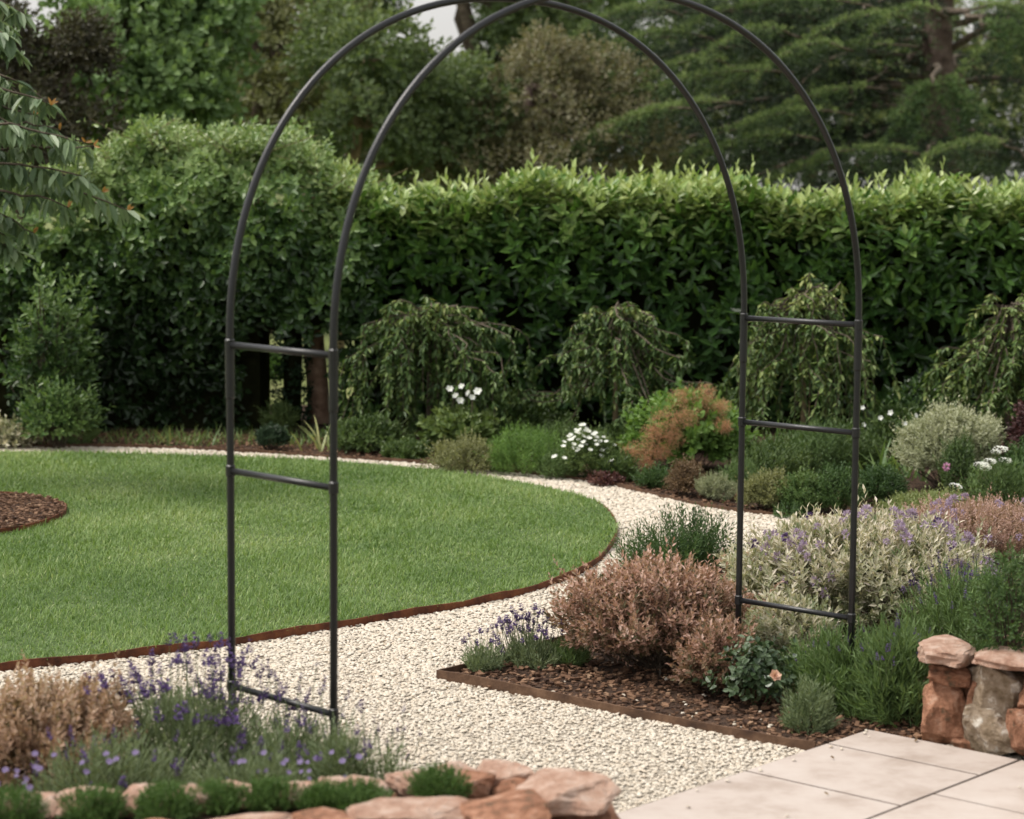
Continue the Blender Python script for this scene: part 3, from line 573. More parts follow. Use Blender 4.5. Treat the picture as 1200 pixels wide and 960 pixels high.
def tree(name, label, base, trunk_top, tr, blobs, seed, mat, bark, per, k, L, ll, lw, kind='rhomb', up=.2, group=None, amp=.28, a0=1.2, a1=.4, tint=.5, tip=.2, shell=(.6, 1.), show_limbs=6, droop=.1, curl=.15, cat='tree'):
    r = R(seed); o = plant(name, label, cat, base, group); b0 = np.array([0, 0, -.05]); tt = np.array(trunk_top)
    g = Geo(); p = limb(r, b0, tt, 0, 8, .03); tube(g, p, np.linspace(tr, tr * .5, 8), 8)
    g.obj('trunk', M[bark], o, smooth=True)
    gc = Geo(); gl = Geo()
    for (cx, cy, cz, rx, ry, rz, w) in blobs:
        n = int(per * w); P, A, d = mound(r, n, (cx, cy, cz), (rx, ry, rz), -.75, shell, up, amp, 2.6, .22, 14)
        sprig(gc, r, P, A, L * r.uniform(.7, 1.3, len(P)), k, ll, lw, a0, a1, droop, kind, curl, tint + tip * d[:, 2], .2)
        s = p[r.integers(3, 8)]; lp = limb(r, s, (cx, cy, cz), .05, 6, .08); tube(gl, lp, np.linspace(tr * .42, tr * .14, 6), 5)
        for q in range(show_limbs):
            e = P[r.integers(len(P))]; tube(gl, limb(r, lp[r.integers(2, 6)], e, .02, 5, .08), np.linspace(tr * .14, tr * .04, 5), 4)
    gl.obj('branch', M[bark], o, smooth=True); gc.obj('crown', M[mat], o); return o, r

# ------------------------------------------------------------------ background trees beyond the hedge
TG = 'trees beyond the hedge'
def blob(px, py, hw, hh, Y, base, dy=0., ry=None, w=1.):
    c = D(px, py, Y + dy); k = Y / FPX; return (c[0] - base[0], c[1] - base[1], c[2], hw * k, ry or hw * k, hh * k, w)
def bt(name, label, px, Y, trpx, tr, spec, seed, mat, bark, **kw):
    base = np.array([D(px, 200, Y)[0], Y, 0.]); tp = D(trpx[0], trpx[1], Y) - base
    return tree(name, label, base, tp, tr, [blob(*s[:4], Y, base, *(s[4:])) for s in spec], seed, mat, bark, group=TG, **kw)
bt('maple_tree', 'fresh green maple rising behind the creeper on the left', 150, 20, (150, -40), .14,
   [(150, 60, 75, 55), (95, 95, 50, 32, -.4), (200, 110, 55, 45, -.2), (160, -30, 95, 60, .5), (230, 20, 50, 60, .3), (110, 130, 60, 30, .1), (180, 170, 70, 40, .4)], 31, 'maple', 'bark', per=430, k=7, L=.28, ll=.10, lw=.075, kind='oval', up=.3)
bt('dark_yew_tree', 'almost black tree at the left edge behind the drooping cherry leaves', 30, 17, (20, 40), .12,
   [(30, 130, 50, 50), (0, 60, 40, 45), (75, 170, 60, 45), (-70, 110, 50, 80), (20, 200, 90, 40), (95, 60, 18, 22), (-20, 20, 30, 25)], 32, 'dark_bush', 'bark', per=330, k=8, L=.2, ll=.06, lw=.03)
bt('pine_tree', 'olive green tree with a thin reddish trunk showing through its crown', 310, 23, (292, -30), .085,
   [(330, 60, 60, 45), (280, 20, 40, 45, .4), (350, 130, 60, 40, -.3), (290, 160, 55, 40, .6), (370, 10, 60, 60, .8), (250, 130, 30, 60, .6), (320, -60, 100, 50, .4), (400, 180, 50, 40, .2), (230, 170, 60, 30, .2)], 33, 'olive', 'bark_red', per=330, k=8, L=.24, ll=.085, lw=.04, up=.25)
bt('oak_tree', 'leafy green tree with bare forked limbs behind the left arm of the arch', 395, 21, (430, 60), .07,
   [(440, 70, 50, 35), (480, 110, 50, 40, .3), (430, 150, 50, 35, -.2), (500, 170, 50, 40, .5), (395, 60, 35, 50, .8), (540, 120, 45, 40, .8)], 34, 'oak', 'bark_pale', per=330, k=7, L=.22, ll=.085, lw=.055, show_limbs=9)
bt('tall_ash_tree', 'tall airy tree letting pale sky through at the top of the arch', 540, 30, (545, -60), .16,
   [(500, -60, 80, 40), (620, -50, 90, 40), (425, -10, 40, 40), (545, 115, 80, 38), (640, 60, 60, 40), (600, 20, 35, 20), (700, 20, 60, 60), (760, -30, 90, 50), (410, 20, 40, 40), (560, 150, 90, 60), (690, 120, 70, 60)], 35, 'oak', 'bark', per=230, k=7, L=.3, ll=.11, lw=.07, shell=(.3, 1.))
bt('brown_bush_tree', 'brownish green rounded tree in the middle behind the hedge', 620, 22, (620, 100), .09,
   [(610, 125, 65, 48), (560, 175, 60, 45), (660, 170, 65, 50), (700, 110, 50, 45, .5), (640, 80, 45, 30, .4), (600, 205, 110, 35, -.3), (740, 170, 50, 45, .3), (520, 200, 60, 40)], 36, 'brown_bush', 'bark_red', per=420, k=8, L=.2, ll=.06, lw=.034, up=.3)
bt('pale_willow_tree', 'pale yellow-green tree glimpsed far beyond the cedar boughs', 950, 34, (950, 100), .12,
   [(960, 150, 70, 35), (900, 175, 70, 35), (1010, 130, 50, 50), (880, 120, 60, 40), (1180, 140, 60, 60), (1150, 40, 80, 60), (820, 60, 80, 80), (960, 40, 90, 70), (1250, 60, 80, 120)], 37, 'lime', 'bark', per=240, k=8, L=.3, ll=.10, lw=.035, tint=.25)
for i, (px, sd, lb) in enumerate([(120, 41, 'dark hedgerow tree filling the gap behind the maple'), (420, 42, 'dark hedgerow tree low behind the forked oak'), (760, 43, 'dark hedgerow tree low behind the tips of the cedar boughs'), (1130, 44, 'dark hedgerow tree low behind the cedar trunk')]):
    bt('hedgerow_tree', lb, px, 33 + i, (px, 60), .15, [(px - 60, 170, 120, 70), (px + 100, 165, 120, 70), (px, 130 if i < 2 else 110, 110, 55), (px - 120, 100 + 60 * (i == 0), 80, 50), (px + 150, 90 if i != 1 else 160, 70, 50), (px, 250, 220, 60)] + ([(px, 40, 150, 60), (px + 110, 50, 90, 60), (px - 110, 20, 90, 60)] if i > 1 else []), sd, 'oak', 'bark', per=650, k=9, L=.3, ll=.10, lw=.055, tint=.05)

# the cedar: level limbs in flat sagging layers
def bough(gl, gn, r, a, b, width, sag=.15, droopy=.25, step=.11, tuft=.05, nl=5, tint=.5, tr=.035, hang=0., fan=1., lwf=.34, rev=False):
    n = 14; t = np.linspace(0, 1, n)[:, None]; p = np.array(a) * (1 - t) + np.array(b) * t; p[:, 2] += sag * 4 * (t * (1 - t))[:, 0] - .25 * sag * (t ** 2)[:, 0]
    p[1:, :2] += r.normal(0, .03, (n - 1, 2)); tube(gl, p, np.linspace(tr, tr * .2, n), 6)
    Ln = np.linalg.norm(p[-1] - p[0]); dirv = nrm(np.array(b) - a); side = nrm(np.cross(dirv, [0, 0, 1.])); m = int(Ln / step)
    TP, TA, TT = [], [], []
    for q in range(m):
        s = .18 + .82 * (q + r.random()) / m; c = np.array([np.interp(s, t[:, 0], p[:, j]) for j in range(3)])
        for sg in (-1, 1):
            w = width * r.uniform(.6, 1.1) * math.sin(min(1, (s - .05) * 1.25) * math.pi * .78 + .35) ; w = max(w, .15)
            d = nrm(side * sg * fan + dirv * r.uniform(.25, .9)); kk = max(3, int(w / (tuft * .62))); tt = np.linspace(.05, 1, kk)
            pts = c + np.outer(tt * w, d); pts[:, 2] -= droopy * w * tt ** 2 - .03 * np.sin(tt * 3.14) + hang * tt ** 1.5
            pts += r.normal(0, tuft * .3, pts.shape); TP.append(pts)
            TA.append(np.repeat((d * .8 + np.array([0, 0, .35 - hang]))[None], kk, 0)); TT.append((tint + .2 - .95 * tt ** .6 if rev else tint - .4 + .75 * tt ** 2) + r.normal(0, .08))  # rev: strands darken outwards, painting shade below a lit ridge
    if rev:     # crest tufts tinted pale: new growth, and light painted along the ridge
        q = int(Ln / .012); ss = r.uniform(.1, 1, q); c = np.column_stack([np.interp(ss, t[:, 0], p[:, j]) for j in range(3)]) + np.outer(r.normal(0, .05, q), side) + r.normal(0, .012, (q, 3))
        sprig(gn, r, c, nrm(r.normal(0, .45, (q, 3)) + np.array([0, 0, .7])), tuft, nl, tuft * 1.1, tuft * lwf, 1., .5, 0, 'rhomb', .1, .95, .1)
    P = np.concatenate(TP); A = nrm(np.concatenate(TA) + r.normal(0, .35, (len(P), 3))); sprig(gn, r, P, A, tuft, nl, tuft * 1.15, tuft * lwf, 1.0, .5, 0, 'rhomb', .1, np.concatenate(TT), .15)
CY = 25.0; cb = np.array([D(1100, 200, CY)[0], CY, 0.])
ced = plant('cedar_tree', 'huge cedar with level layered boughs spreading left from its thick trunk', 'tree', cb, TG)
g = Geo(); tube(g, [(0, 0, -.1), D(1103, 195, CY) - cb, D(1100, 120, CY) - cb, D(1098, 60, CY) - cb, D(1100, -10, CY) - cb, D(1104, -90, CY) - cb], [.34, .25, .21, .175, .165, .15], 14); g.obj('trunk', M['bark_red'], ced, smooth=True)
r = R(51); gl, gn = Geo(), Geo()
BS = [((1095, 60), (700, 20), 0, .9), ((1095, 20), (760, 70), .8, .8), ((1095, 75), (670, 85), -.5, .9), ((1095, 100), (730, 150), -1.2, .9), ((1098, 130), (690, 205), -1.8, 1.0), ((1095, 110), (830, 115), 1.2, .8),
      ((1098, 150), (780, 190), -.6, .9), ((1090, 40), (930, 100), -1.8, .8), ((1090, 10), (830, -20), -.5, 1.), ((1090, -20), (700, -30), .5, 1.), ((1098, 170), (860, 215), -2.2, .9), ((1100, 160), (960, 200), -1.4, .7),
      ((1110, 60), (1260, 20), -.8, .8), ((1110, 30), (1330, 60), .6, .9), ((1110, 100), (1300, 150), -1.0, .9), ((1105, 150), (1240, 205), -1.6, .9), ((1105, 0), (1210, -20), -1.2, .8), ((1100, 180), (1080, 222), -2.5, .7), ((1095, 5), (990, 20), -1.8, .8), ((1105, 90), (1150, 85), 1.5, .8), ((1110, 180), (1300, 220), .5, .9), ((1095, -60), (860, -70), -1, 1.), ((1105, -60), (1300, -60), -.5, 1.)]
BS += [((a[0], a[1] + 18), (b[0] + 60 * (1 if b[0] < 1050 else -1), b[1] + 22), dy + .9, w) for (a, b, dy, w) in BS[:12]]
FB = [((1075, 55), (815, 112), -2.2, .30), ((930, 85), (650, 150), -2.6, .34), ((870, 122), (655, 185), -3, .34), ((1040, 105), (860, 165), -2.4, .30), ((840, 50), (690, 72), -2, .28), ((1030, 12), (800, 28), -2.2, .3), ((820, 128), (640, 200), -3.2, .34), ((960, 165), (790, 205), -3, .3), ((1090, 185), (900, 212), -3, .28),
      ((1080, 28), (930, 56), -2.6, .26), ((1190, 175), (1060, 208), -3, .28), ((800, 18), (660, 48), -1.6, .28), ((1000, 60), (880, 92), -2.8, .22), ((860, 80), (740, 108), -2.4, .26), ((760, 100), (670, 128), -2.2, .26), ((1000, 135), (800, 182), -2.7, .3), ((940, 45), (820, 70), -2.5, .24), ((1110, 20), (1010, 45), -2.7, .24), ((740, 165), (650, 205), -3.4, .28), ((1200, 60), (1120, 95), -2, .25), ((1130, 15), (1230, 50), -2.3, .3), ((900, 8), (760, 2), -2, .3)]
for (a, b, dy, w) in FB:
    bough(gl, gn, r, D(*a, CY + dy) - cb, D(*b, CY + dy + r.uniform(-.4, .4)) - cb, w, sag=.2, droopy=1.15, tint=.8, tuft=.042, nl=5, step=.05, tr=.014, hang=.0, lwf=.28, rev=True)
for (a, b, dy, w) in BS:
    A_ = D(*a, CY) - cb; B_ = D(*b, CY + dy) - cb; bough(gl, gn, r, A_, B_, w * .95, sag=r.uniform(.05, .3), droopy=r.uniform(.25, .5), tint=.1, tuft=.06, nl=5, step=.12, tr=.045, lwf=.24)  # rear boughs tinted dark, painting shade between the front ones
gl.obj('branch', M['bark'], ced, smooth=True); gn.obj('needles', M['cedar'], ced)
gl, gn = Geo(), Geo(); r = R(52)      # fresh sprays hanging from the low limbs in front of the trunk
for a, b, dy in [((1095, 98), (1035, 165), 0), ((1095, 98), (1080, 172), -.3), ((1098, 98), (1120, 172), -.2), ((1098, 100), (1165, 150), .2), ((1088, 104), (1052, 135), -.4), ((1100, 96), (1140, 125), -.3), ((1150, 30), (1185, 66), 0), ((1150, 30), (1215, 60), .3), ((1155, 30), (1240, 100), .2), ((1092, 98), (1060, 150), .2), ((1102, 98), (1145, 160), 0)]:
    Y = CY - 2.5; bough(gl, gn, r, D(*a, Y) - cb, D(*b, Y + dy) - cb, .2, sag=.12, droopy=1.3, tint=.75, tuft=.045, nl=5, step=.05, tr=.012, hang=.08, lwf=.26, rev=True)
for q in ((1095, 98), (1150, 30)): tube(gl, limb(r, D(1100, q[1] - 15, CY) - cb, D(*q, CY - 2.5) - cb, .1, 8, .02), np.linspace(.06, .02, 8), 6)
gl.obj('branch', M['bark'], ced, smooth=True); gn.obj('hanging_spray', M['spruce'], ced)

# ------------------------------------------------------------------ laurel hedge
HY, HD = 14.1, 1.1; hx0, hx1 = D(392, 300, HY)[0], 4.7
hedge = plant('laurel_hedge', 'long clipped laurel hedge with pale new shoots along its top', 'hedge', ((hx0 + hx1) / 2, HY + HD / 2, 0)); ho = np.array(hedge.location)
r = R(61); HH = 1.48
def hsurf(x): return .05 * np.sin(x * 2.3) + .04 * np.sin(x * 5.1 + 1) + .03 * np.sin(x * 9.7)
nf = 2300; X = r.uniform(hx0, hx1, nf); Z = r.uniform(.05, HH, nf); Yf = HY + .07 * np.sin(X * 3.1) * np.sin(Z * 4.2) + .05 * np.sin(X * 11 + Z * 5) * np.sin(Z * 12 - X * 4) + r.uniform(-.02, .2, nf)
thin = r.random(nf) < np.clip(.5 + .6 * (Z - .55), .5, 1); X, Z, Yf = X[thin], Z[thin], Yf[thin]; nf = len(X); P1 = np.column_stack([X, Yf, Z]); A1 = nrm(np.column_stack([r.normal(0, .35, nf), -1 + r.normal(0, .2, nf), r.uniform(.1, 1.0, nf)]))
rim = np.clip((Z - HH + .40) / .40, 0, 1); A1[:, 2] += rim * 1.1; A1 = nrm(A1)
t1 = .02 + .38 * np.clip(Z / HH, 0, 1) ** 1.4 + .42 * rim ** 1.3 + r.normal(0, .09, nf)  # lower leaves darkened to paint the hedge's shade; pale rim is new growth
nt_ = 1500; X2 = r.uniform(hx0, hx1, nt_); Y2 = HY + r.uniform(0, 1, nt_) ** 1.5 * HD; P2 = np.column_stack([X2, Y2, HH + hsurf(X2) + r.normal(0, .035, nt_) - .05]); A2 = nrm(np.column_stack([r.normal(0, .25, nt_), r.normal(-.15, .2, nt_), np.ones(nt_)])); t2 = r.normal(.74, .13, nt_)
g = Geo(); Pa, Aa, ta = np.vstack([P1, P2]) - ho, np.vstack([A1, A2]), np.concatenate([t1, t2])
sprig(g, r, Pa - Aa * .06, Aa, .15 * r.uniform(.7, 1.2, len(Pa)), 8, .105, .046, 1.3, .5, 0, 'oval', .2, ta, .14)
nq = 1300; XQ = r.uniform(hx0, hx1, nq); PQ = np.column_stack([XQ, HY + .12 + r.uniform(0, HD - .3, nq), HH - r.uniform(.08, .27, nq)]) - ho; sprig(g, r, PQ, nrm(r.normal(0, .5, (nq, 3)) + [0, -.5, .6]), .14, 7, .1, .045, 1.3, .5, 0, 'oval', .2, .3, .14)
ns = 110; X3 = r.uniform(hx0, hx1, ns); P3 = np.column_stack([X3, HY + r.uniform(0, .7, ns), HH + hsurf(X3)]) - ho; A3 = nrm(np.column_stack([r.normal(0, .12, ns), r.normal(-.05, .12, ns), np.ones(ns)]))
sprig(g, r, P3, A3, .17 * r.uniform(.5, 1.3, ns), 7, .085, .034, .9, .25, 0, 'oval', .15, .9, .08)
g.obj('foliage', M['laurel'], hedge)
# leaves that stand out singly
g = Geo(); leaves(g, np.zeros((1, 3)), np.array([[0, 0, 1.]]), np.array([[0, -1., 0]]), 1., .4, 'oval', .18, .4); lm = g.mesh('leaf', M['laurel'])
for i in range(300):
    x, z = r.uniform(hx0, 3.4), r.uniform(.6, 1.5); o = link(bpy.data.objects.new('leaf', lm), hedge); s = r.uniform(.07, .105); o.scale = (s, s, s)
    o.location = Vector((x, HY - .06 + r.uniform(-.05, .03), z)) - hedge.location; o.rotation_euler = Vector((r.normal(0, .7), -.7, r.uniform(-.3, 1))).to_track_quat('Z', 'Y').to_euler()
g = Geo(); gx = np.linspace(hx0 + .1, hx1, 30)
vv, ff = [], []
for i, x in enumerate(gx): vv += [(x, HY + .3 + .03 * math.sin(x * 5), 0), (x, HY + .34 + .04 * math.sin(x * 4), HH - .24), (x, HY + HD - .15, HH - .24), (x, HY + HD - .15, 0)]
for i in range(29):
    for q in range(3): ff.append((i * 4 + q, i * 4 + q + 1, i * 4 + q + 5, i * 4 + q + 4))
g.add(np.array(vv) - ho, [np.array(ff)]); g.add(np.array(vv[:4]) - ho, [[(0, 1, 2, 3)]]); g.add(np.array(vv[-4:]) - ho, [[(0, 1, 2, 3)]]); g.obj('dark_core', M['inner'], hedge)  # solid dark core standing in for the hedge's shaded inside

# ------------------------------------------------------------------ creeper-covered screen on the left with an opening through it
CYY = 13.9
cr = plant('creeper_covered_screen', 'tall mass of leafy climber hanging dark to the ground left of the hedge', 'climbing plant', (D(200, 520, CYY)[0], CYY + .4, 0)); co = np.array(cr.location)
r = R(71)
prof_px = [(-200, 250), (-60, 215), (20, 205), (60, 190), (110, 168), (170, 152), (240, 150), (320, 158), (370, 178), (410, 200), (450, 215)]
def topz(x):
    px = 600 + FPX * x / CYY; return np.interp(px, [a[0] for a in prof_px], [D(a[0], a[1] + 26, CYY)[2] for a in prof_px]) + .035 * np.sin(x * 7.3) + .03 * np.sin(x * 13.1 + 1) + .02 * np.sin(x * 29)
x0, x1 = D(-150, 300, CYY)[0], D(425, 300, CYY)[0]
nf = 5200; X = r.uniform(x0, x1, nf); tz = topz(X); Z = tz * (1 - r.random(nf) ** 1.25 * .99)
bulge = .22 * np.sin(Z / tz * 2.6) + .09 * np.sin(X * 4.1 + Z * 2) + .07 * np.sin(X * 9.3 - Z * 7) + .06 * np.sin(X * 15 + Z * 11) * np.sin(Z * 13 - X * 6); rimf = np.clip((Z - tz + .35) / .35, 0, 1)
Yf = CYY + .15 - bulge + .45 * rimf ** 2 + r.uniform(-.03, .12, nf); px_, pz_ = 600 + FPX * X / CYY, Z
hole = (px_ > 288) & (px_ < 412) & (Z < D(300, 385, CYY)[2] + .05 * np.sin(X * 15)) ; hole2 = (px_ > 300) & hole
out_left = (px_ < 8) & (Z < .75)
ok = ~hole & ~out_left & (r.random(nf) < np.clip(.3 + .65 * Z / tz, 0, 1)); A = np.column_stack([r.normal(0, .4, nf), -1 + r.normal(0, .3, nf), r.normal(-.1, .45, nf) + rimf * 1.6]); tt = -.16 + .24 * rimf + .70 * (Z / tz) ** 1.2 + r.normal(0, .1, nf)  # leaf tint falls towards the ground, painting the creeper's shade into its colour
P = np.column_stack([X, Yf, Z]); g = Geo()
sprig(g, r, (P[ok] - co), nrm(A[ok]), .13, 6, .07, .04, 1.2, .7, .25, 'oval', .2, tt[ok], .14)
nt_ = 1500; X = r.uniform(x0, x1, nt_); P = np.column_stack([X, CYY + .25 + r.uniform(-.15, 1.0, nt_), topz(X) + r.normal(0, .04, nt_)]); sprig(g, r, P - co, nrm(np.column_stack([r.normal(0, .5, nt_), r.normal(-.2, .4, nt_), np.ones(nt_)])), .15, 7, .055, .028, 1.2, .6, .15, 'oval', .2, np.clip(r.normal(.72, .14, nt_), 0, 1), .15)
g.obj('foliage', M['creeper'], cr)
g = Geo(); nr = 90; X = r.uniform(x0, x1, nr); gq = Geo()
for i in range(nr):     # loose trailing runners
    z = topz(X[i:i + 1])[0] + .02; p = np.array([X[i], CYY + r.uniform(0, .6), z]); q = p + np.array([r.normal(0, .14), r.normal(-.05, .1), r.uniform(.03, .15)]); sticks(g, (p - co)[None], (q - co)[None], .003); sprig(gq, r, (p - co)[None], (q - p)[None], np.linalg.norm(q - p) * 1.15, 9, .042, .022, 1.1, .5, .1, 'oval', .2, .85, .15)
g.obj('runner', M['bark_pale'], cr, kind='stuff'); gq.obj('young_leaves', M['creeper'], cr, kind='stuff')
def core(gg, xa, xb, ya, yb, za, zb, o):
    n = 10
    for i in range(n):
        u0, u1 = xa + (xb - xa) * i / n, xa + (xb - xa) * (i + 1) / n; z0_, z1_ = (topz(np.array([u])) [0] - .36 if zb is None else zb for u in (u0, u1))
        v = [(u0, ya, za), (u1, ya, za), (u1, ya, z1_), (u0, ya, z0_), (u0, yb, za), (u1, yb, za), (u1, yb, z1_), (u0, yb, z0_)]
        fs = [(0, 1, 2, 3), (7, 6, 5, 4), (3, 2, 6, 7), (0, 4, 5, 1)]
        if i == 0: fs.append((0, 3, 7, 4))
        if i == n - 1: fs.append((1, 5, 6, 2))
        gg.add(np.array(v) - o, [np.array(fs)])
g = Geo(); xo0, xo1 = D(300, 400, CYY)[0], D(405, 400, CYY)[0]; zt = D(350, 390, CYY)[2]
core(g, x0 + .55, xo0, CYY + .2, CYY + .8, 0, None, co); core(g, xo0 + .002, xo1, CYY + .2, CYY + .8, zt, None, co); g.obj('dark_core', M['inner'], cr)  # dark solid blocks painting the shade behind the creeper leaves
# dark clothed post and bare brown trunk that stand in the opening
pb = D(342, 520, 14.3); pb[2] = 0; po = plant('ivy_covered_post', 'dark ivy-clad post standing in the opening beside the hedge', 'post', pb)
g = Geo(); tube(g, [(0, 0, 0), (.01, 0, .5), (0, 0, 1.0)], [.06, .06, .07], 8); g.obj('post', M['inner'], po, smooth=True)
g = Geo(); n = 260; az = r.uniform(0, 6.28, n); P = np.column_stack([np.cos(az) * .075, np.sin(az) * .06, r.uniform(.02, 1., n)]); sprig(g, r, P, np.column_stack([np.cos(az), np.sin(az), r.normal(0, .4, n)]), .05, 4, .04, .024, 1.2, .6, .2, 'oval', .2, .3, .2); g.obj('ivy', M['deep'], po)
tb = D(368, 505, 14.5); tb[2] = 0; to = plant('bare_trunk', 'bare reddish brown tree trunk seen through the opening beside the hedge', 'tree trunk', tb)
g = Geo(); tube(g, [(.05, 0, -.05), (.03, 0, .2), (0, .02, .5), (-.02, 0, .8), (-.05, .02, 1.1), (-.03, 0, 1.5)], [.095, .075, .07, .075, .085, .08], 10); g.obj('trunk', M['bark_lit'], to, smooth=True)
g = Geo()
for i in range(5): tube(g, limb(r, (-.02, 0, r.uniform(.6, 1)), (r.normal(0, .12), r.normal(0, .1), r.uniform(.8, 1.2)), 0, 5, .08), np.linspace(.012, .004, 5), 4)
g.obj('branch', M['bark_red'], to)
lg = D(312, 462, 21); g = Geo(); tube(g, [lg + [-.35, 0, -.05], lg, lg + [.6, 0, .06]], .05, 8); g.obj('pale_log', M['slab'], label='pale fallen log lying on the meadow seen through the opening', cat='log', smooth=True)

# ------------------------------------------------------------------ drooping cherry at the left edge
ct = plant('cherry_tree', 'cherry tree at the left edge with long drooping grey-green leaves and orange tips', 'tree', (-3.6, 11.4, 0), None); c0 = np.array(ct.location); r = R(81)
g = Geo(); tube(g, limb(r, (0, 0, -.05), (.1, 0, 2.6), 0, 8, .02), np.linspace(.09, .05, 8), 8); g.obj('trunk', M['bark'], ct, smooth=True)
gl, gn = Geo(), Geo()
tw = [((-60, 60), (60, 120)), ((-60, 100), (60, 130)), ((-80, 130), (40, 150)), ((-60, 140), (100, 175)), ((-60, 180), (150, 245)), ((-60, 190), (110, 190)), ((-60, 210), (80, 230)), ((-60, 230), (40, 270)), ((-60, 30), (25, 60)), ((-60, -10), (30, 20)), ((-40, 160), (70, 165)), ((-80, 260), (20, 290)), ((-60, 200), (120, 215)), ((-80, 60), (0, 90))]
for a, b in tw:
    for rep in range(2):
        Y = 11.3 + r.uniform(-.5, .5); A_, B_ = D(a[0], a[1] + r.normal(0, 10), Y) - c0, D(b[0] - 14 * rep, b[1] + r.normal(0, 10), Y + r.uniform(-.2, .2)) - c0
        p = limb(r, A_, B_, .04, 9, .03); tube(gl, p, np.linspace(.010, .003, 9), 4); n = 46; s = r.uniform(.2, 1, n); Q = np.column_stack([np.interp(s, np.linspace(0, 1, 9), p[:, j]) for j in range(3)])
        az = r.uniform(0, 6.28, n); d = nrm(np.column_stack([np.cos(az) * .6 + .15, np.sin(az) * .6, r.uniform(-1.3, -.1, n)])); leaves(gn, Q, d, np.column_stack([np.cos(az), np.sin(az), np.full(n, .9)]), r.uniform(.085, .13, n), r.uniform(.036, .052, n), 'oval', .2, np.clip(r.normal(.4, .17, n), 0, .68))
        e = p[-1]; leaves(gn, np.repeat(e[None], 3, 0), nrm(r.normal(0, .5, (3, 3)) + [.4, 0, .7]), np.tile([0, -1., .3], (3, 1)), .04, .013, 'oval', .1, 1. if rep == 0 and b[0] > 30 else .5)
        tube(gl, limb(r, (.05, 0, 1.6 + r.uniform(-.2, .8)), A_, .05, 6, .04), np.linspace(.03, .01, 6), 5)
gl.obj('branch', M['bark'], ct, smooth=True); gn.obj('leaves', M['cherry'], ct)

# ------------------------------------------------------------------ weeping standards in the far border
def weeper(px, base, hw, top, bottom, Y, seed, label, trunk='bark', n=78, mat='pear', kink=0., sc=1., tint=.5, tpx=None, cone=.36):
    b, w, h = size_px(px, base, hw, top, Y); zb = D(px, bottom, Y)[2]; o = plant('weeping_tree', label, 'tree', b, 'small weeping trees in the far border'); r = R(seed)
    dx = (D(tpx, top, Y)[0] - b[0]) if tpx else 0.
    g = Geo(); tube(g, [(dx * .6, 0, -.03), (dx * .6, 0, h * .35), (dx * .5 + kink * .4, 0, h * .55), (dx * .3 + kink * -.5, 0, h * .72), (0, 0, h * .84), (.01, 0, h * .89)], [.018, .016, .015, .017, .014, .008], 8); g.obj('trunk', M[trunk], o, smooth=True)
    gl, gn = Geo(), Geo()
    for i in range(n):
        az = i * 2.4 + r.normal(0, .2); q = r.uniform(.2, 1.0) * w * (1 + .22 * math.sin(az * 2 + seed) + .14 * math.sin(az * 5 + seed * 2)); lo = zb + r.uniform(-.1, .6) * (h - zb) * (1.2 - q / w); q *= r.choice([1, 1, 1.18]); hi = h * (1.0 - cone * (q / w) ** 1.2 + r.uniform(-.12, .07))
        t = np.linspace(0, 1, 12); x = q * np.sin(np.minimum(t * 1.7, 1.) * 1.57); z = np.where(t < .3, h * .88 + (hi - h * .88) * np.sin(t / .3 * 1.57), hi - (hi - lo) * (np.maximum(t - .3, 0) / .7) ** 1.5)
        p = np.column_stack([np.cos(az) * x, np.sin(az) * x * .8, z]) + np.cumsum(r.normal(0, .018, (12, 3)), 0); tube(gl, p, np.linspace(.006, .002, 12), 3, cap=False)
        m = int(88 * sc); s = r.uniform(.12, 1, m); Q = np.column_stack([np.interp(s, t, p[:, j]) for j in range(3)]); a2 = r.uniform(0, 6.28, m)
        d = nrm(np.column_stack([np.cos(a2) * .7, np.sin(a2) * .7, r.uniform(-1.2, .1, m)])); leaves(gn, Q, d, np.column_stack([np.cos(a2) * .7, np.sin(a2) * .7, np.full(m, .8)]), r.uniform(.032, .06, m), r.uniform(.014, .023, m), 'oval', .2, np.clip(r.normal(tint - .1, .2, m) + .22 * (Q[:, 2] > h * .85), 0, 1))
    gl.obj('branch', M['bark'], o); gn.obj('leaves', M[mat], o); return o
weeper(503, 525, 98, 352, 505, 13.3, 91, 'widest dark weeping tree, leftmost of the row before the hedge', tint=.4, cone=.22, n=92)
weeper(722, 540, 118, 341, 480, 13.1, 92, 'weeping tree with a pale leaning trunk behind the white flowers', trunk='bark_pale', tint=.42, tpx=722, kink=.02, cone=.6, n=66)
weeper(935, 560, 104, 326, 500, 12.9, 93, 'tallest weeping tree, framed by the rungs on the right of the arch', trunk='bark_pale', kink=-.03, tint=.55, tpx=948, cone=.4, n=74, sc=.85)
weeper(1178, 560, 100, 338, 500, 12.9, 94, 'weeping tree at the right edge above the pale variegated shrub', tint=.55, cone=.55, n=80, sc=1.15)
sb = D(947, 540, 12.85); g = Geo(); tube(g, [(sb[0], 12.85, 0), (sb[0] - .0, 12.85, .9)], .004, 6); g.obj('garden_stake', M['bark_pale'], label='thin pale stake tied beside the kinked weeping tree trunk', cat='stake')

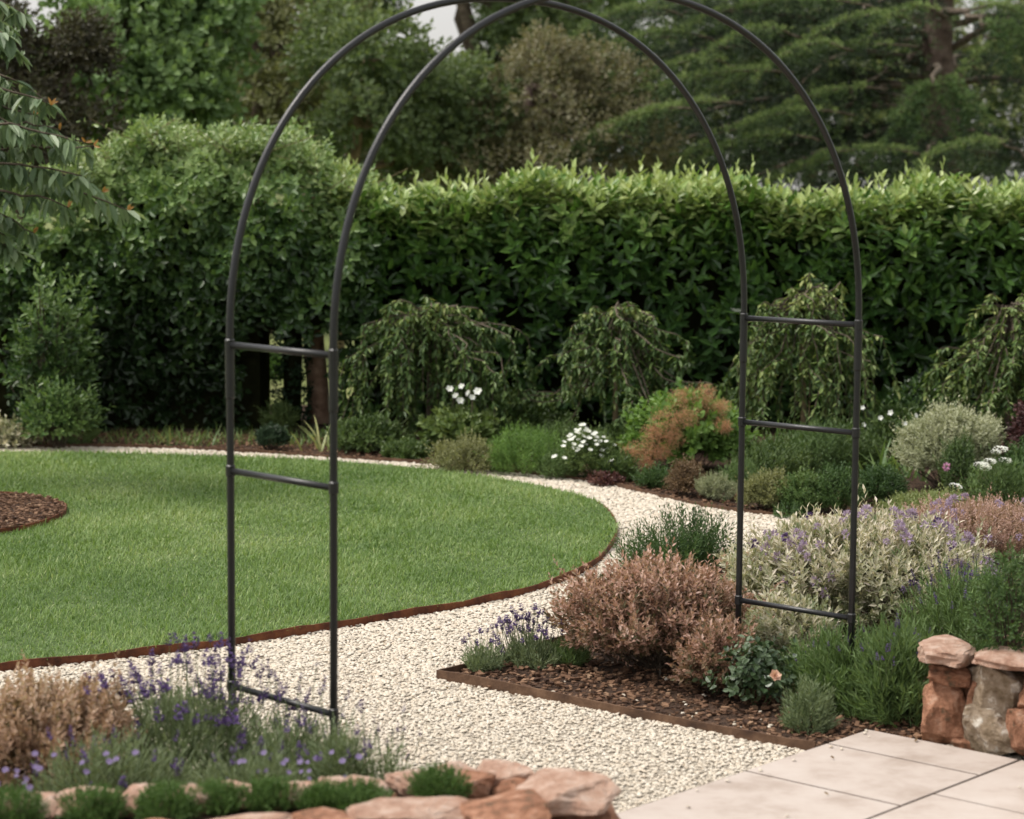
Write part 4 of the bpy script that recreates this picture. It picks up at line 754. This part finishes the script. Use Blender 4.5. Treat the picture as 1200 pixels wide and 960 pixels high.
# ------------------------------------------------------------------ far border planting
def sh(name, label, cat, px, base, hw, top, seed, mat, n, k, L, ll, lw, Y=None, **kw):
    b, w, h = size_px(px, base, hw, top, Y); h = max(h - L * .4, h * .65); w = max(w - L * .12, w * .8); return shrub(name, label, cat, b, w, h, seed, mat, n, k, L, ll, lw, **kw)
sh('leafy_shrub', 'loose olive-green shrub against the creeper at the left', 'shrub', 60, 518, 50, 335, 201, 'creeper', 230, 8, .13, .055, .026, 13.3, kind='oval', amp=.4, tint=.4, cz=.5, tip=.2, clump=.35, clumps=18)
sh('leafy_shrub', 'dark low shrub below the left end of the creeper', 'shrub', 70, 520, 45, 440, 202, 'creeper', 240, 7, .1, .05, .02, 13.05, kind='oval', tint=.45)
sh('leafy_shrub', 'bush on the meadow glimpsed through the opening in the creeper', 'shrub', 322, 490, 20, 408, 261, 'bright', 160, 8, .08, .04, .02, 17, kind='oval', tint=.2)
sh('variegated_plant', 'pale cream-edged plant at the far left edge of the border', 'plant', 12, 524, 32, 492, 203, 'hebe', 170, 7, .06, .045, .018, 13.1, kind='oval', tint=.5, stemmat='stem')
sh('round_box_shrub', 'small black-green clipped ball in front of the opening', 'shrub', 319, 530, 19, 497, 204, 'deep', 520, 6, .03, .016, .010, None, kind='rhomb', amp=.03, tint=.4, cz=.48, shell=(.8, 1.))
sh('conifer_seedling', 'soft green young plant rising behind the black-green clipped ball', 'plant', 327, 520, 20, 470, 205, 'green', 150, 8, .08, .04, .008, 13.9, up=.6, tint=.6)
sh('leafy_shrub', 'low dark green shrub at the foot of the hedge right of the opening', 'shrub', 432, 541, 42, 488, 206, 'green', 420, 7, .07, .034, .016, 13.0, kind='oval', tint=.4)
sh('leafy_shrub', 'dark shrub behind the widest weeping tree', 'shrub', 560, 535, 60, 460, 207, 'green', 360, 7, .09, .045, .022, 13.6, kind='oval', tint=.25)
sh('leafy_shrub', 'dark shrub between the two left weeping trees', 'shrub', 610, 535, 50, 470, 208, 'green', 300, 7, .09, .045, .022, 13.6, kind='oval', tint=.3)
sh('leafy_shrub', 'dark understorey shrub right of the white clustered flowers', 'shrub', 735, 550, 45, 500, 209, 'green', 300, 7, .08, .04, .02, 12.9, kind='oval', tint=.45)
sh('cotoneaster_bush', 'small-leaved olive bush spilling over the gravel edge', 'shrub', 545, 554, 40, 513, 210, 'olive', 650, 7, .06, .018, .011, None, amp=.28, tint=.85, tip=.25, cz=.35)
sh('feathery_bush', 'bright feathery green bush left of the white clustered flowers', 'shrub', 618, 556, 52, 500, 211, 'bright', 620, 11, .1, .026, .006, None, up=.6, tint=.45, cz=.35)
sh('feathery_bush', 'darker feathery bush behind the bright one', 'shrub', 655, 556, 42, 496, 212, 'green', 420, 11, .1, .026, .007, 12.6, up=.6, tint=.5)
o, r = sh('candytuft', 'mound crowded with tiny white flower clusters at the border edge', 'plant', 690, 563, 36, 500, 213, 'green', 420, 8, .06, .026, .011, None, tint=.6, stemmat='stem')
b, w, h = size_px(690, 563, 36, 500); fm = flower_mesh('flower_cluster', 'white', 9, .017, .5, 2, .75)
for i in range(58):
    q = r.normal(0, 1, 2); put(fm, 'flower_cluster', o, (-.03 + q[0] * w * .42, -.1 + q[1] * w * .28, h * (.95 - .18 * abs(q[0]) + r.uniform(-.25, .16))), (r.normal(0, .3), -.5, 1), r.uniform(.7, 1.2))
o, r = sh('anemone_plant', 'leafy plant with a few large white open flowers near the left weeping tree', 'plant', 545, 545, 46, 478, 214, 'green', 300, 5, .06, .05, .036, 12.9, kind='oval', tint=.7, stemmat='stem', tip=.2)
fm = flower_mesh('flower', 'white', 6, .026, .35, 3, .85); bb = np.array(o.location); gs = Geo()
for (x, y) in [(527, 456), (541, 453), (549, 461), (534, 464), (553, 466), (539, 470), (560, 459)]:
    q = D(x, y, 12.75) - bb; put(fm, 'flower', o, q, (r.normal(0, .4), -.8, .6), r.uniform(.8, 1.15)); sticks(gs, np.array([[q[0] * .5, q[1] * .5, .2]]), q[None], .002)
gs.obj('flower_stalk', M['stem'], o)
sh('heuchera_plant', 'tiny purple-leaved plant at the gravel edge below the white flower clusters', 'plant', 712, 570, 22, 556, 215, 'burgundy', 90, 5, .03, .03, .02, None, kind='oval', tint=.8)
# smoke bush
o, r = sh('smoke_bush', 'green smoke bush with salmon-pink fluffy plumes', 'shrub', 805, 572, 66, 452, 216, 'bright', 520, 7, .09, .05, .032, 12.2, kind='oval', tint=.5, amp=.2, tip=.2)
bb = np.array(o.location)
for i, (x, y, s) in enumerate([(800, 466, 22), (826, 462, 20), (845, 478, 17), (780, 492, 24), (765, 508, 20), (805, 490, 22), (752, 528, 22), (735, 532, 16), (790, 512, 18), (775, 530, 16), (758, 545, 14), (848, 500, 14), (820, 480, 20)]):
    c = D(x, y, 12.0 - .1 * (y > 485)) - bb; g = Geo(); n = 300; sz = s * 8.5 / FPX
    P, A, d = mound(r, n, c, (sz, sz, sz * .85), -1., (.2, 1.), .1, .3); sprig(g, r, P, nrm(r.normal(0, 1, P.shape)), .02, 3, .014, .0035, 1., .5, 0, 'rhomb', .1, .5, .3); g.obj('plume', M['plume'], o)
sh('bronze_dwarf_shrub', 'small brown-leaved shrub below the smoke bush', 'shrub', 803, 583, 24, 536, 217, 'brown_leaf', 380, 7, .05, .018, .009, None, tint=.45)
sh('santolina_bush', 'small grey-green cushion at the gravel edge beside the arch', 'shrub', 838, 588, 24, 555, 218, 'sage', 420, 9, .05, .016, .005, None, up=.5, tint=.3)
r = R(219)
def strap(name, label, px, base, Y, n, L, Wd, seed, mat, lean=(.1, .6), bend=(.3, 1.3), tint=.5, sp=.04, cat='plant', segs=6):
    r = R(seed); b = D(px, base, Y) if Y else G(px, base); b[2] = 0; g = Geo(); P = np.column_stack([r.normal(0, sp, n), r.normal(0, sp, n), np.zeros(n)])
    blades(g, r, P, r.uniform(0, 6.28, n), r.uniform(*L, n), Wd, r.uniform(*lean, n), r.uniform(*bend, n), segs, np.clip(r.normal(tint, .2, n), 0, 1)); return g.obj(name, M[mat], label=label, cat=cat, loc=b)
strap('strap_leaved_plant', 'arching yellow-green strap leaves rising beside the bare trunk', 376, 533, 13.0, 12, (.2, .34), .014, 220, 'straw', tint=.8)
strap('strap_leaved_plant', 'upright green strap leaves just left of the white clusters of the smoke bush', 745, 550, 12.7, 26, (.18, .34), .012, 221, 'straw', tint=.35)
strap('strap_leaved_plant', 'tuft of long green strap leaves between the arch leg and the variegated shrub', 1045, 590, 12.0, 46, (.2, .4), .016, 222, 'straw', tint=.25, sp=.1)
strap('iris_clump', 'upright iris leaves under the tallest weeping tree', 930, 590, 12.3, 70, (.2, .36), .010, 223, 'straw', (.0, .3), (.0, .5), .15, .16)
strap('grass_tuft', 'small pale tuft of grass at the foot of the creeper', 190, 526, 13.3, 14, (.08, .18), .008, 224, 'straw', tint=.6)
strap('grass_tuft', 'lone green tuft of grass by the gravel left of the far arch leg', 232, 527, 13.2, 8, (.1, .16), .01, 225, 'straw', tint=.2)
o = plant('burdock_plant', 'two broad flat leaves at the foot of the creeper', 'plant', (D(96, 518, 13.2)[0], 13.2, 0)); g = Geo(); leaves(g, np.array([[0, 0, .02]]), np.array([[.5, -.1, .5]]), np.array([[-.4, -.9, .8]]), .15, .1, 'oval', .3, .6); g.obj('leaf', M['green'], o); g = Geo(); leaves(g, np.array([[0, 0, .02]]), np.array([[-.6, -.3, .25]]), np.array([[.2, -.5, 1.]]), .14, .09, 'oval', .3, .5); g.obj('leaf', M['green'], o)
r = R(226); P = np.column_stack([r.uniform(-3.6, -.6, 1800), r.uniform(13.15, 13.75, 1800), np.zeros(1800)]); g = Geo(); blades(g, r, P, r.uniform(0, 6.28, 1800), r.uniform(.03, .12, 1800), .007, r.uniform(.1, .7, 1800), r.uniform(.1, 1, 1800), 3, r.uniform(0, .6, 1800)); g.obj('undergrowth', M['straw'], label='weedy grass along the dark foot of the creeper', cat='grass', kind='stuff')
sh('catmint_bush', 'loose green bush with upright stems behind the low rung of the arch', 'shrub', 905, 590, 55, 520, 227, 'green', 520, 9, .12, .03, .012, 11.9, up=.75, tint=.5, stemmat='stem')
sh('penstemon_bush', 'tall leafy green perennial behind the right arch leg', 'plant', 985, 590, 55, 500, 228, 'green', 520, 9, .12, .035, .012, 12.3, up=.75, tint=.4, stemmat='stem')
o, r = sh('leafy_shrub', 'leafy dark shrub with a few white flowers left of the variegated shrub', 'shrub', 1050, 570, 60, 478, 229, 'green', 420, 7, .1, .045, .022, 12.7, kind='oval', tint=.4)
fm2 = flower_mesh('flower', 'white', 5, .02, .4, 5, .8); bb = np.array(o.location)
for (x, y) in [(1044, 484), (1073, 487), (1012, 498), (1032, 490), (1011, 478), (1060, 497)]: put(fm2, 'flower', o, D(x, y, 12.35) - bb, (r.normal(0, .4), -.8, .4), r.uniform(.8, 1.1))
sh('myrtle_bush', 'low rounded green bush beside the far right arch leg', 'shrub', 900, 600, 34, 552, 230, 'olive', 520, 8, .06, .022, .009, None, up=.5, tint=.85)
sh('hebe_bush', 'pale-tipped green bush between the two right arch legs', 'shrub', 942, 603, 34, 552, 231, 'rosemary', 480, 9, .07, .022, .009, None, up=.5, tint=.75, tip=.3)
sh('hebe_bush', 'dark upright green bush just left of the near right arch leg', 'shrub', 983, 606, 30, 546, 232, 'rosemary', 460, 9, .08, .022, .008, None, up=.6, tint=.4)
sh('hebe_bush', 'dark green bush just right of the near right arch leg', 'shrub', 1030, 608, 32, 545, 233, 'rosemary', 460, 9, .08, .022, .008, 11.0, up=.6, tint=.25)
sh('creeping_thyme', 'small dark sprig spilling over the gravel end below the low rung', 'plant', 925, 625, 22, 600, 234, 'rosemary', 160, 9, .06, .018, .006, 10.6, up=.4, tint=.45)
sh('variegated_shrub', 'pale cream-green rounded shrub below the right weeping tree', 'shrub', 1112, 606, 60, 472, 235, 'sage', 1700, 9, .08, .024, .011, 11.6, up=.45, tint=.55, amp=.14, tip=.2, cz=.48)
sh('green_sucker_bush', 'dark green shoots growing through the pale variegated shrub', 'shrub', 1122, 600, 26, 512, 236, 'green', 260, 9, .09, .024, .010, 11.25, up=.7, tint=.3)
o, r = sh('yarrow_plant', 'yarrow with flat white flower heads by the right edge', 'plant', 1172, 606, 40, 548, 237, 'lav_green', 260, 9, .12, .04, .008, 11.0, up=.75, tint=.5, stemmat='stem')
bb = np.array(o.location); gs = Geo()
ym = Geo(); rr = R(9); n = 60; az = rr.uniform(0, 6.28, n); q = np.sqrt(rr.random(n)) * .034; leaves(ym, np.column_stack([np.cos(az) * q, np.sin(az) * q, rr.normal(0, .002, n)]), np.column_stack([np.cos(az), np.sin(az), np.full(n, .4)]), np.tile([0, 0, 1.], (n, 1)), .009, .009, 'rhomb', 0, .6); ym = ym.mesh('flower_head', M['white'])
for (x, y) in [(1167, 530), (1160, 541), (1178, 540), (1152, 545), (1147, 545), (1120, 570), (1172, 527), (1155, 549)]:
    c = D(x, y, 10.9) - bb; put(ym, 'flower_head', o, c, (r.normal(0, .1), -.3, 1), r.uniform(.7, 1.1)); sticks(gs, np.array([[c[0] * .7, c[1] * .7, .05]]), c[None], .002)
gs.obj('flower_stalk', M['stem'], o)
pk = Geo(); rr = R(10); n = 60; d = nrm(rr.normal(0, 1, (n, 3))); leaves(pk, d * .008, d, nrm(rr.normal(0, 1, (n, 3))), .017, .007, 'rhomb', 0, .5)
kp = D(1109, 547, 11.05); o = plant('pink_scabious', 'single pink pompom flower before the pale variegated shrub', 'flower', (kp[0], kp[1], 0)); q = pk.obj('flower', M['pink'], o, loc=(0, 0, kp[2])); g = Geo(); sticks(g, np.array([[0, 0, 0.]]), np.array([[0, 0, kp[2]]]), .002); g.obj('flower_stalk', M['stem'], o)
sh('spurge_mound', 'lime green low mound behind the pink-mauve shrub', 'plant', 1085, 612, 62, 577, 238, 'lime', 520, 8, .05, .02, .009, 10.6, tint=.4)
sh('barberry_bush', 'dark burgundy shrub at the right edge below the weeping tree', 'shrub', 1212, 560, 30, 455, 239, 'burgundy', 360, 7, .08, .03, .016, 12.0, kind='oval', tint=.4)
sh('leafy_shrub', 'dark green shrub at the right edge behind the yarrow', 'shrub', 1205, 600, 45, 520, 240, 'rosemary', 420, 8, .08, .03, .012, 11.4, tint=.3)
sh('leafy_shrub', 'green shrub at the right edge above the wall plants', 'shrub', 1215, 640, 40, 585, 241, 'brown_leaf', 420, 9, .06, .02, .008, 9.8, tint=.35)

for i, (px, base, hw, top, mt, n, L, ll, lw, Y, tn_, lb) in enumerate([
    (478, 549, 30, 520, 'green', 260, .06, .03, .015, 12.7, .5, 'low leafy green plant at the foot of the widest weeping tree'),
    (585, 552, 24, 520, 'bright', 200, .07, .03, .012, 12.5, .3, 'fresh green plant between the olive bush and the feathery one'),
    (655, 562, 26, 528, 'lav_green', 240, .08, .026, .006, None, .5, 'soft green tuft just left of the white flower clusters'),
    (722, 566, 24, 530, 'green', 220, .07, .03, .012, None, .55, 'leafy green plant just right of the white flower clusters'),
    (768, 574, 26, 548, 'rosemary', 220, .06, .024, .008, None, .4, 'dark green plant under the lowest salmon plumes'),
    (868, 590, 24, 545, 'lav_green', 260, .09, .028, .007, 11.6, .5, 'fine-leaved green plant just left of the far right arch leg'),
    (590, 530, 36, 455, 'pear', 240, .10, .045, .020, 13.4, .4, 'tall dark shrub behind the gap between the two left weeping trees'),
    (830, 545, 40, 455, 'green', 300, .10, .045, .022, 13.2, .35, 'dark leafy shrub behind the smoke bush'),
    (1075, 560, 40, 440, 'creeper', 260, .11, .05, .022, 13.3, .25, 'dark leafy shrub in the gap left of the rightmost weeping tree'),
    (955, 575, 46, 500, 'lav_green', 380, .13, .04, .007, 12.1, .3, 'tall fine green perennial behind the lower right rung')]):
    sh('border_plant', lb, 'plant', px, base, hw, top, 250 + i, mt, n, 8, L, ll, lw, Y, kind='oval' if lw > .011 else 'rhomb', up=.55, tint=tn_, stemmat='stem', tip=.2)

r = R(270); P = np.vstack([path_pts(r, 7), fill(r, patio_poly, 3)]); P = P[inview(P)]; P[:, 2] = np.where(inside(P, patio_poly), .034, .022); n = len(P); az = r.uniform(0, 6.28, n)
g = Geo(); leaves(g, P, np.column_stack([np.cos(az), np.sin(az), r.uniform(-.1, .3, n)]), nrm(np.column_stack([r.normal(0, .3, n), r.normal(0, .3, n), np.ones(n)])), r.uniform(.01, .024, n), r.uniform(.006, .012, n), 'oval', -.2, r.uniform(0, 1, n)); g.obj('leaf_litter', M['brown_leaf'], label='tiny dry brown leaf scraps scattered over gravel and paving', cat='leaf litter', kind='stuff')

# ------------------------------------------------------------------ right-hand bed
sh('rosemary_bush', 'dark green rosemary behind the pink-bronze shrub', 'shrub', 808, 668, 56, 614, 301, 'rosemary', 330, 18, .17, .027, .0065, None, up=.6, clump=.3, tint=.45, amp=.25, ry=.16)
sh('rosemary_bush', 'small sprawling rosemary shoots left of the larger one over the gravel', 'shrub', 752, 668, 28, 632, 302, 'rosemary', 110, 15, .14, .026, .006, None, up=.5, tint=.55)
o, r = sh('barberry_bush', 'wide pink-bronze leaved shrub inside the right foot of the arch', 'shrub', 766, 818, 110, 652, 303, 'spirea', 1500, 13, .085, .024, .0115, 7.25, up=.45, tint=.5, amp=.2, cz=.45, tip=.3, tj=.45, shell=(.78, 1.), freq=3.4, clump=.26, clumps=70, inner=.3)
sh('barberry_bush', 'smaller pink-bronze shrub at the foot of the far right arch leg', 'shrub', 842, 800, 44, 730, 304, 'spirea', 420, 13, .08, .023, .011, 6.9, up=.4, tint=.55, amp=.25, tip=.3, tj=.25, clump=.2, clumps=24)
o, r = sh('variegated_hebe', 'broad cream-variegated bush dotted with lilac flowers behind the arch', 'shrub', 1010, 770, 155, 600, 305, 'hebe', 1700, 14, .10, .036, .0135, 8.1, up=.5, tint=.5, amp=.14, cz=.42, tip=.3, opp=True, ry=.42, clump=.14, clumps=90, shell=(.82, 1.), inner=.3, tj=.28)
w, h = 150 * 8.1 / FPX, D(1010, 603, 8.1)[2]
def lilac_ball(seed):
    rr = R(seed); g = Geo(); n = 34; d = nrm(rr.normal(0, 1, (n, 3)) + [0, 0, .7]); leaves(g, d * .007, d, nrm(rr.normal(0, 1, (n, 3))), .017, .007, 'rhomb', 0, np.clip(rr.normal(.5, .3, n), 0, 1)); return g.mesh('flower_head', M['mauve'])
lb = [lilac_ball(s) for s in (1, 2, 3)]; lv = Geo(); rr = R(4); n = 34; d = nrm(rr.normal(0, 1, (n, 3)) + [0, 0, .7]); leaves(lv, d * .006, d, nrm(rr.normal(0, 1, (n, 3))), .016, .007, 'rhomb', 0, .6); lv = lv.mesh('flower_head', M['violet'])
for i in range(70):
    d = nrm(np.array([r.normal(0, 1), -abs(r.normal(.3, .7)), abs(r.normal(.7, .6))])); put(lb[i % 3] if i % 12 else lv, 'flower_head', o, (d[0] * w * 1.02, d[1] * .43, h * .42 + d[2] * h * .62), d, r.uniform(.7, 1.25))
sh('variegated_hebe', 'low cream-variegated shoots in front of the lowest right rung', 'shrub', 925, 800, 62, 700, 306, 'hebe', 430, 13, .09, .031, .012, 7.1, up=.5, tint=.5, amp=.25, tip=.2, opp=True)
o, r = sh('heather_bush', 'pink and mauve speckled bush behind the variegated one at the right', 'shrub', 1150, 690, 105, 583, 307, 'hebe_pink', 1900, 10, .07, .018, .007, 9.3, up=.55, tint=.5, amp=.14, ry=.3, tip=.2)
w, h = 105 * 9.3 / FPX, D(1150, 583, 9.3)[2]
for i in range(50):
    d = nrm(np.array([r.normal(0, 1), -abs(r.normal(.3, .7)), abs(r.normal(.8, .5))])); put(lb[i % 3], 'flower_head', o, (d[0] * w, d[1] * .3, h * .42 + d[2] * h * .6), d, r.uniform(.6, 1.1))
def lav(label, px, base, hw, top, seed, n, Y=None, **kw):
    b, w, h = size_px(px, base, hw, top, Y); return lavender('lavender_plant', label, b, w, h, seed, n, **kw)
lav('small grey-green lavender cushion at the sharp corner of the steel edging', 566, 790, 24, 758, 311, 240, spikes=14, sl=(.02, .08), spl=.018, spw=.009, ll=.022, L=.06)
lav('small lavender in full purple flower between the corner cushion and the pink shrub', 625, 782, 36, 748, 312, 330, spikes=70, sl=(.03, .12), spl=.02, spw=.010, ll=.022, L=.06, sp_area=(-.02, 0, .11, .08))
lav('faded lavender tuft against the left flank of the pink-bronze shrub', 668, 782, 26, 752, 313, 160, spikes=10, mat='lav_green', sl=(.03, .08), spl=.018, spw=.008, ll=.024, L=.06)
lav('large green lavender between the near arch leg and the rose bush', 985, 862, 62, 745, 314, 560, Y=6.75, L=.11, mat='lav_green', spikes=24, fmat='violet', sl=(.02, .08), spl=.02, spw=.006, ll=.048, lw=.0062)
lav('large green lavender leaning against the end of the patio wall', 1052, 872, 56, 742, 315, 560, Y=6.6, L=.11, mat='lav_green', spikes=30, sl=(.02, .09), spl=.022, spw=.006, ll=.048, lw=.0062)
lav('green lavender behind the patio wall with hazy violet spikes', 1140, 775, 85, 668, 316, 900, Y=7.3, mat='lav_green', spikes=110, sl=(.03, .12), spl=.024, spw=.007, ll=.042, lw=.0055)
lav('small yellowish-green lavender tuft at the front of the dark mulch', 947, 868, 30, 806, 317, 260, Y=6.45, mat='lav', spikes=0, ll=.026, tint=.35, L=.07)
o, r = sh('rose_bush', 'small rose bush with glossy leaves and one peach bloom', 'rose', 885, 850, 46, 745, 318, 'rosebush', 120, 5, .05, .028, .021, 6.75, kind='oval', amp=.3, tint=.5, stemmat='stem', a0=1.3, a1=.9, shell=(.35, 1.), tj=.35, curl=.05)
bb = np.array(o.location)
for (x, y, s) in [(908, 793, 1.)]:
    c = D(x, y, 6.5) - bb; q = put(flower_mesh('flower', 'peach', 6, .022, .5, 6, 1.1), 'flower', o, c, (.2, -.8, .7), s)
    for j, (R_, cup) in enumerate(((.018, .9), (.013, 1.2))): put(flower_mesh('petal_whorl', 'peach', 5, R_, cup, 7 + j, 1.1), 'petal_whorl', q, (0, 0, .002), (0, 0, 1))
o, r = sh('wall_top_bush', 'dense dark green bush growing on top of the patio wall', 'shrub', 1182, 775, 48, 716, 319, 'rosemary', 620, 9, .05, .016, .006, 6.35, tint=.5, cz=.3)
for ch in o.children: ch.location.z += .2
# fallen pale petals on the mulch
# ------------------------------------------------------------------ foreground left
o, r = sh('bronze_shrub', 'tan-bronze leaved shrub at the left edge behind the wall', 'shrub', 55, 925, 112, 793, 401, 'bronze', 1000, 13, .075, .022, .011, 5.55, up=.4, tint=.55, amp=.2, cz=.48, tip=.4, tj=.25, freq=3.4, clump=.2, clumps=50, shell=(.8, 1.))
lav('tall lavender with the deepest violet spikes beside the bronze shrub', 225, 935, 95, 815, 402, 1000, Y=5.6, spikes=120, sl=(.03, .20), spl=.034, spw=.014, ll=.036, sp_area=(.0, .02, .25, .18), lw=.005)
lav('lavender in bud around the near left leg of the arch', 345, 935, 75, 850, 403, 620, Y=5.5, spikes=38, sl=(.05, .2), spl=.026, spw=.008, ll=.034, lw=.0048)
lav('grey-green lavender ball at the foot of the near left arch leg', 402, 925, 40, 848, 404, 420, Y=5.32, spikes=12, sl=(.05, .14), spl=.024, spw=.008, ll=.032)
lav('low lavender spreading along the back of the wall below the violet one', 130, 950, 110, 868, 405, 700, Y=5.25, spikes=34, sl=(.02, .09), spl=.026, spw=.009, ll=.034, ry=.14)
lav('low lavender along the back of the wall between the arch leg and the stones', 300, 945, 100, 878, 406, 620, Y=5.2, spikes=20, sl=(.02, .08), spl=.024, spw=.009, ll=.034, ry=.12)
lav('wispy lavender tuft at the right end of the bed by the end stones', 450, 915, 34, 872, 407, 170, Y=5.3, spikes=14, sl=(.06, .17), spl=.024, spw=.007, ll=.03)
r = R(410)
def asters(label, spots, Y, seed):
    r = R(seed); c = D(*spots[0], Y); o = plant('aster_plant', label, 'flowers', (c[0], Y, 0)); bb = np.array(o.location); g = Geo()
    me = flower_mesh('flower', 'lilac', 9, .0085, .3, seed, .5)
    for (x, y) in spots:
        for j in range(2):
            q = D(x + r.normal(0, 9), y + r.normal(0, 6), Y + r.uniform(-.08, .08)) - bb; put(me, 'flower', o, q, (r.normal(0, .3), -.6, .8), r.uniform(.8, 1.3)); sticks(g, np.array([[q[0] * .8, q[1] + .02, max(q[2] - .15, .05)]]), q[None], .0012)
    g.obj('flower_stalk', M['stem'], o)
asters('pale lilac daisy-like flowers at the lower left behind the wall', [(12, 905), (25, 910), (45, 922), (5, 920), (68, 893), (90, 905), (40, 898), (118, 888), (150, 893), (30, 925)], 5.05, 411)
asters('pale lilac daisy-like flowers right of the near left arch leg', [(290, 893), (312, 896), (330, 900), (345, 905), (355, 897), (385, 890), (372, 908), (392, 905), (318, 905), (405, 900)], 5.1, 412)
for i, (px, py, s, lb) in enumerate([(15, 945, 1.1, 'moss-green tuft on the wall top at the left edge of the view'), (112, 940, 1., 'moss-green tuft on the wall top right of the leftmost pale stone'), (195, 938, 1.1, 'moss-green tuft on the wall top under the violet lavender'), (255, 930, .9, 'moss-green tuft on the wall top left of the near arch leg'), (318, 928, .9, 'moss-green tuft on the wall top under the near arch leg'), (380, 930, .8, 'dark moss-green tuft on the wall top among the cap stones'), (418, 932, 1., 'moss-green tuft on the wall top above the big pale cap stone'), (512, 915, 1., 'moss-green tuft nearest the end stones of the wall')]):
    b = G(px, py + 21, HL - .045); r = R(430 + i); o = plant('sedum_tuft', lb, 'plant', b, 'green tufts planted along the wall top'); g = Geo(); P, A, d = mound(r, 480, (0, 0, .01), (.064 * s, .055 * s, .048 * s), -.1, (.5, 1.), .5, .15); sprig(g, r, P - A * .015, A, .035, 8, .012, .0045, .9, .3, 0, 'rhomb', .05, .5, .25); g.obj('foliage', M['sedum'], o)

print('triangles', sum(len(m.loops) - 2 * len(m.polygons) for m in bpy.data.meshes))
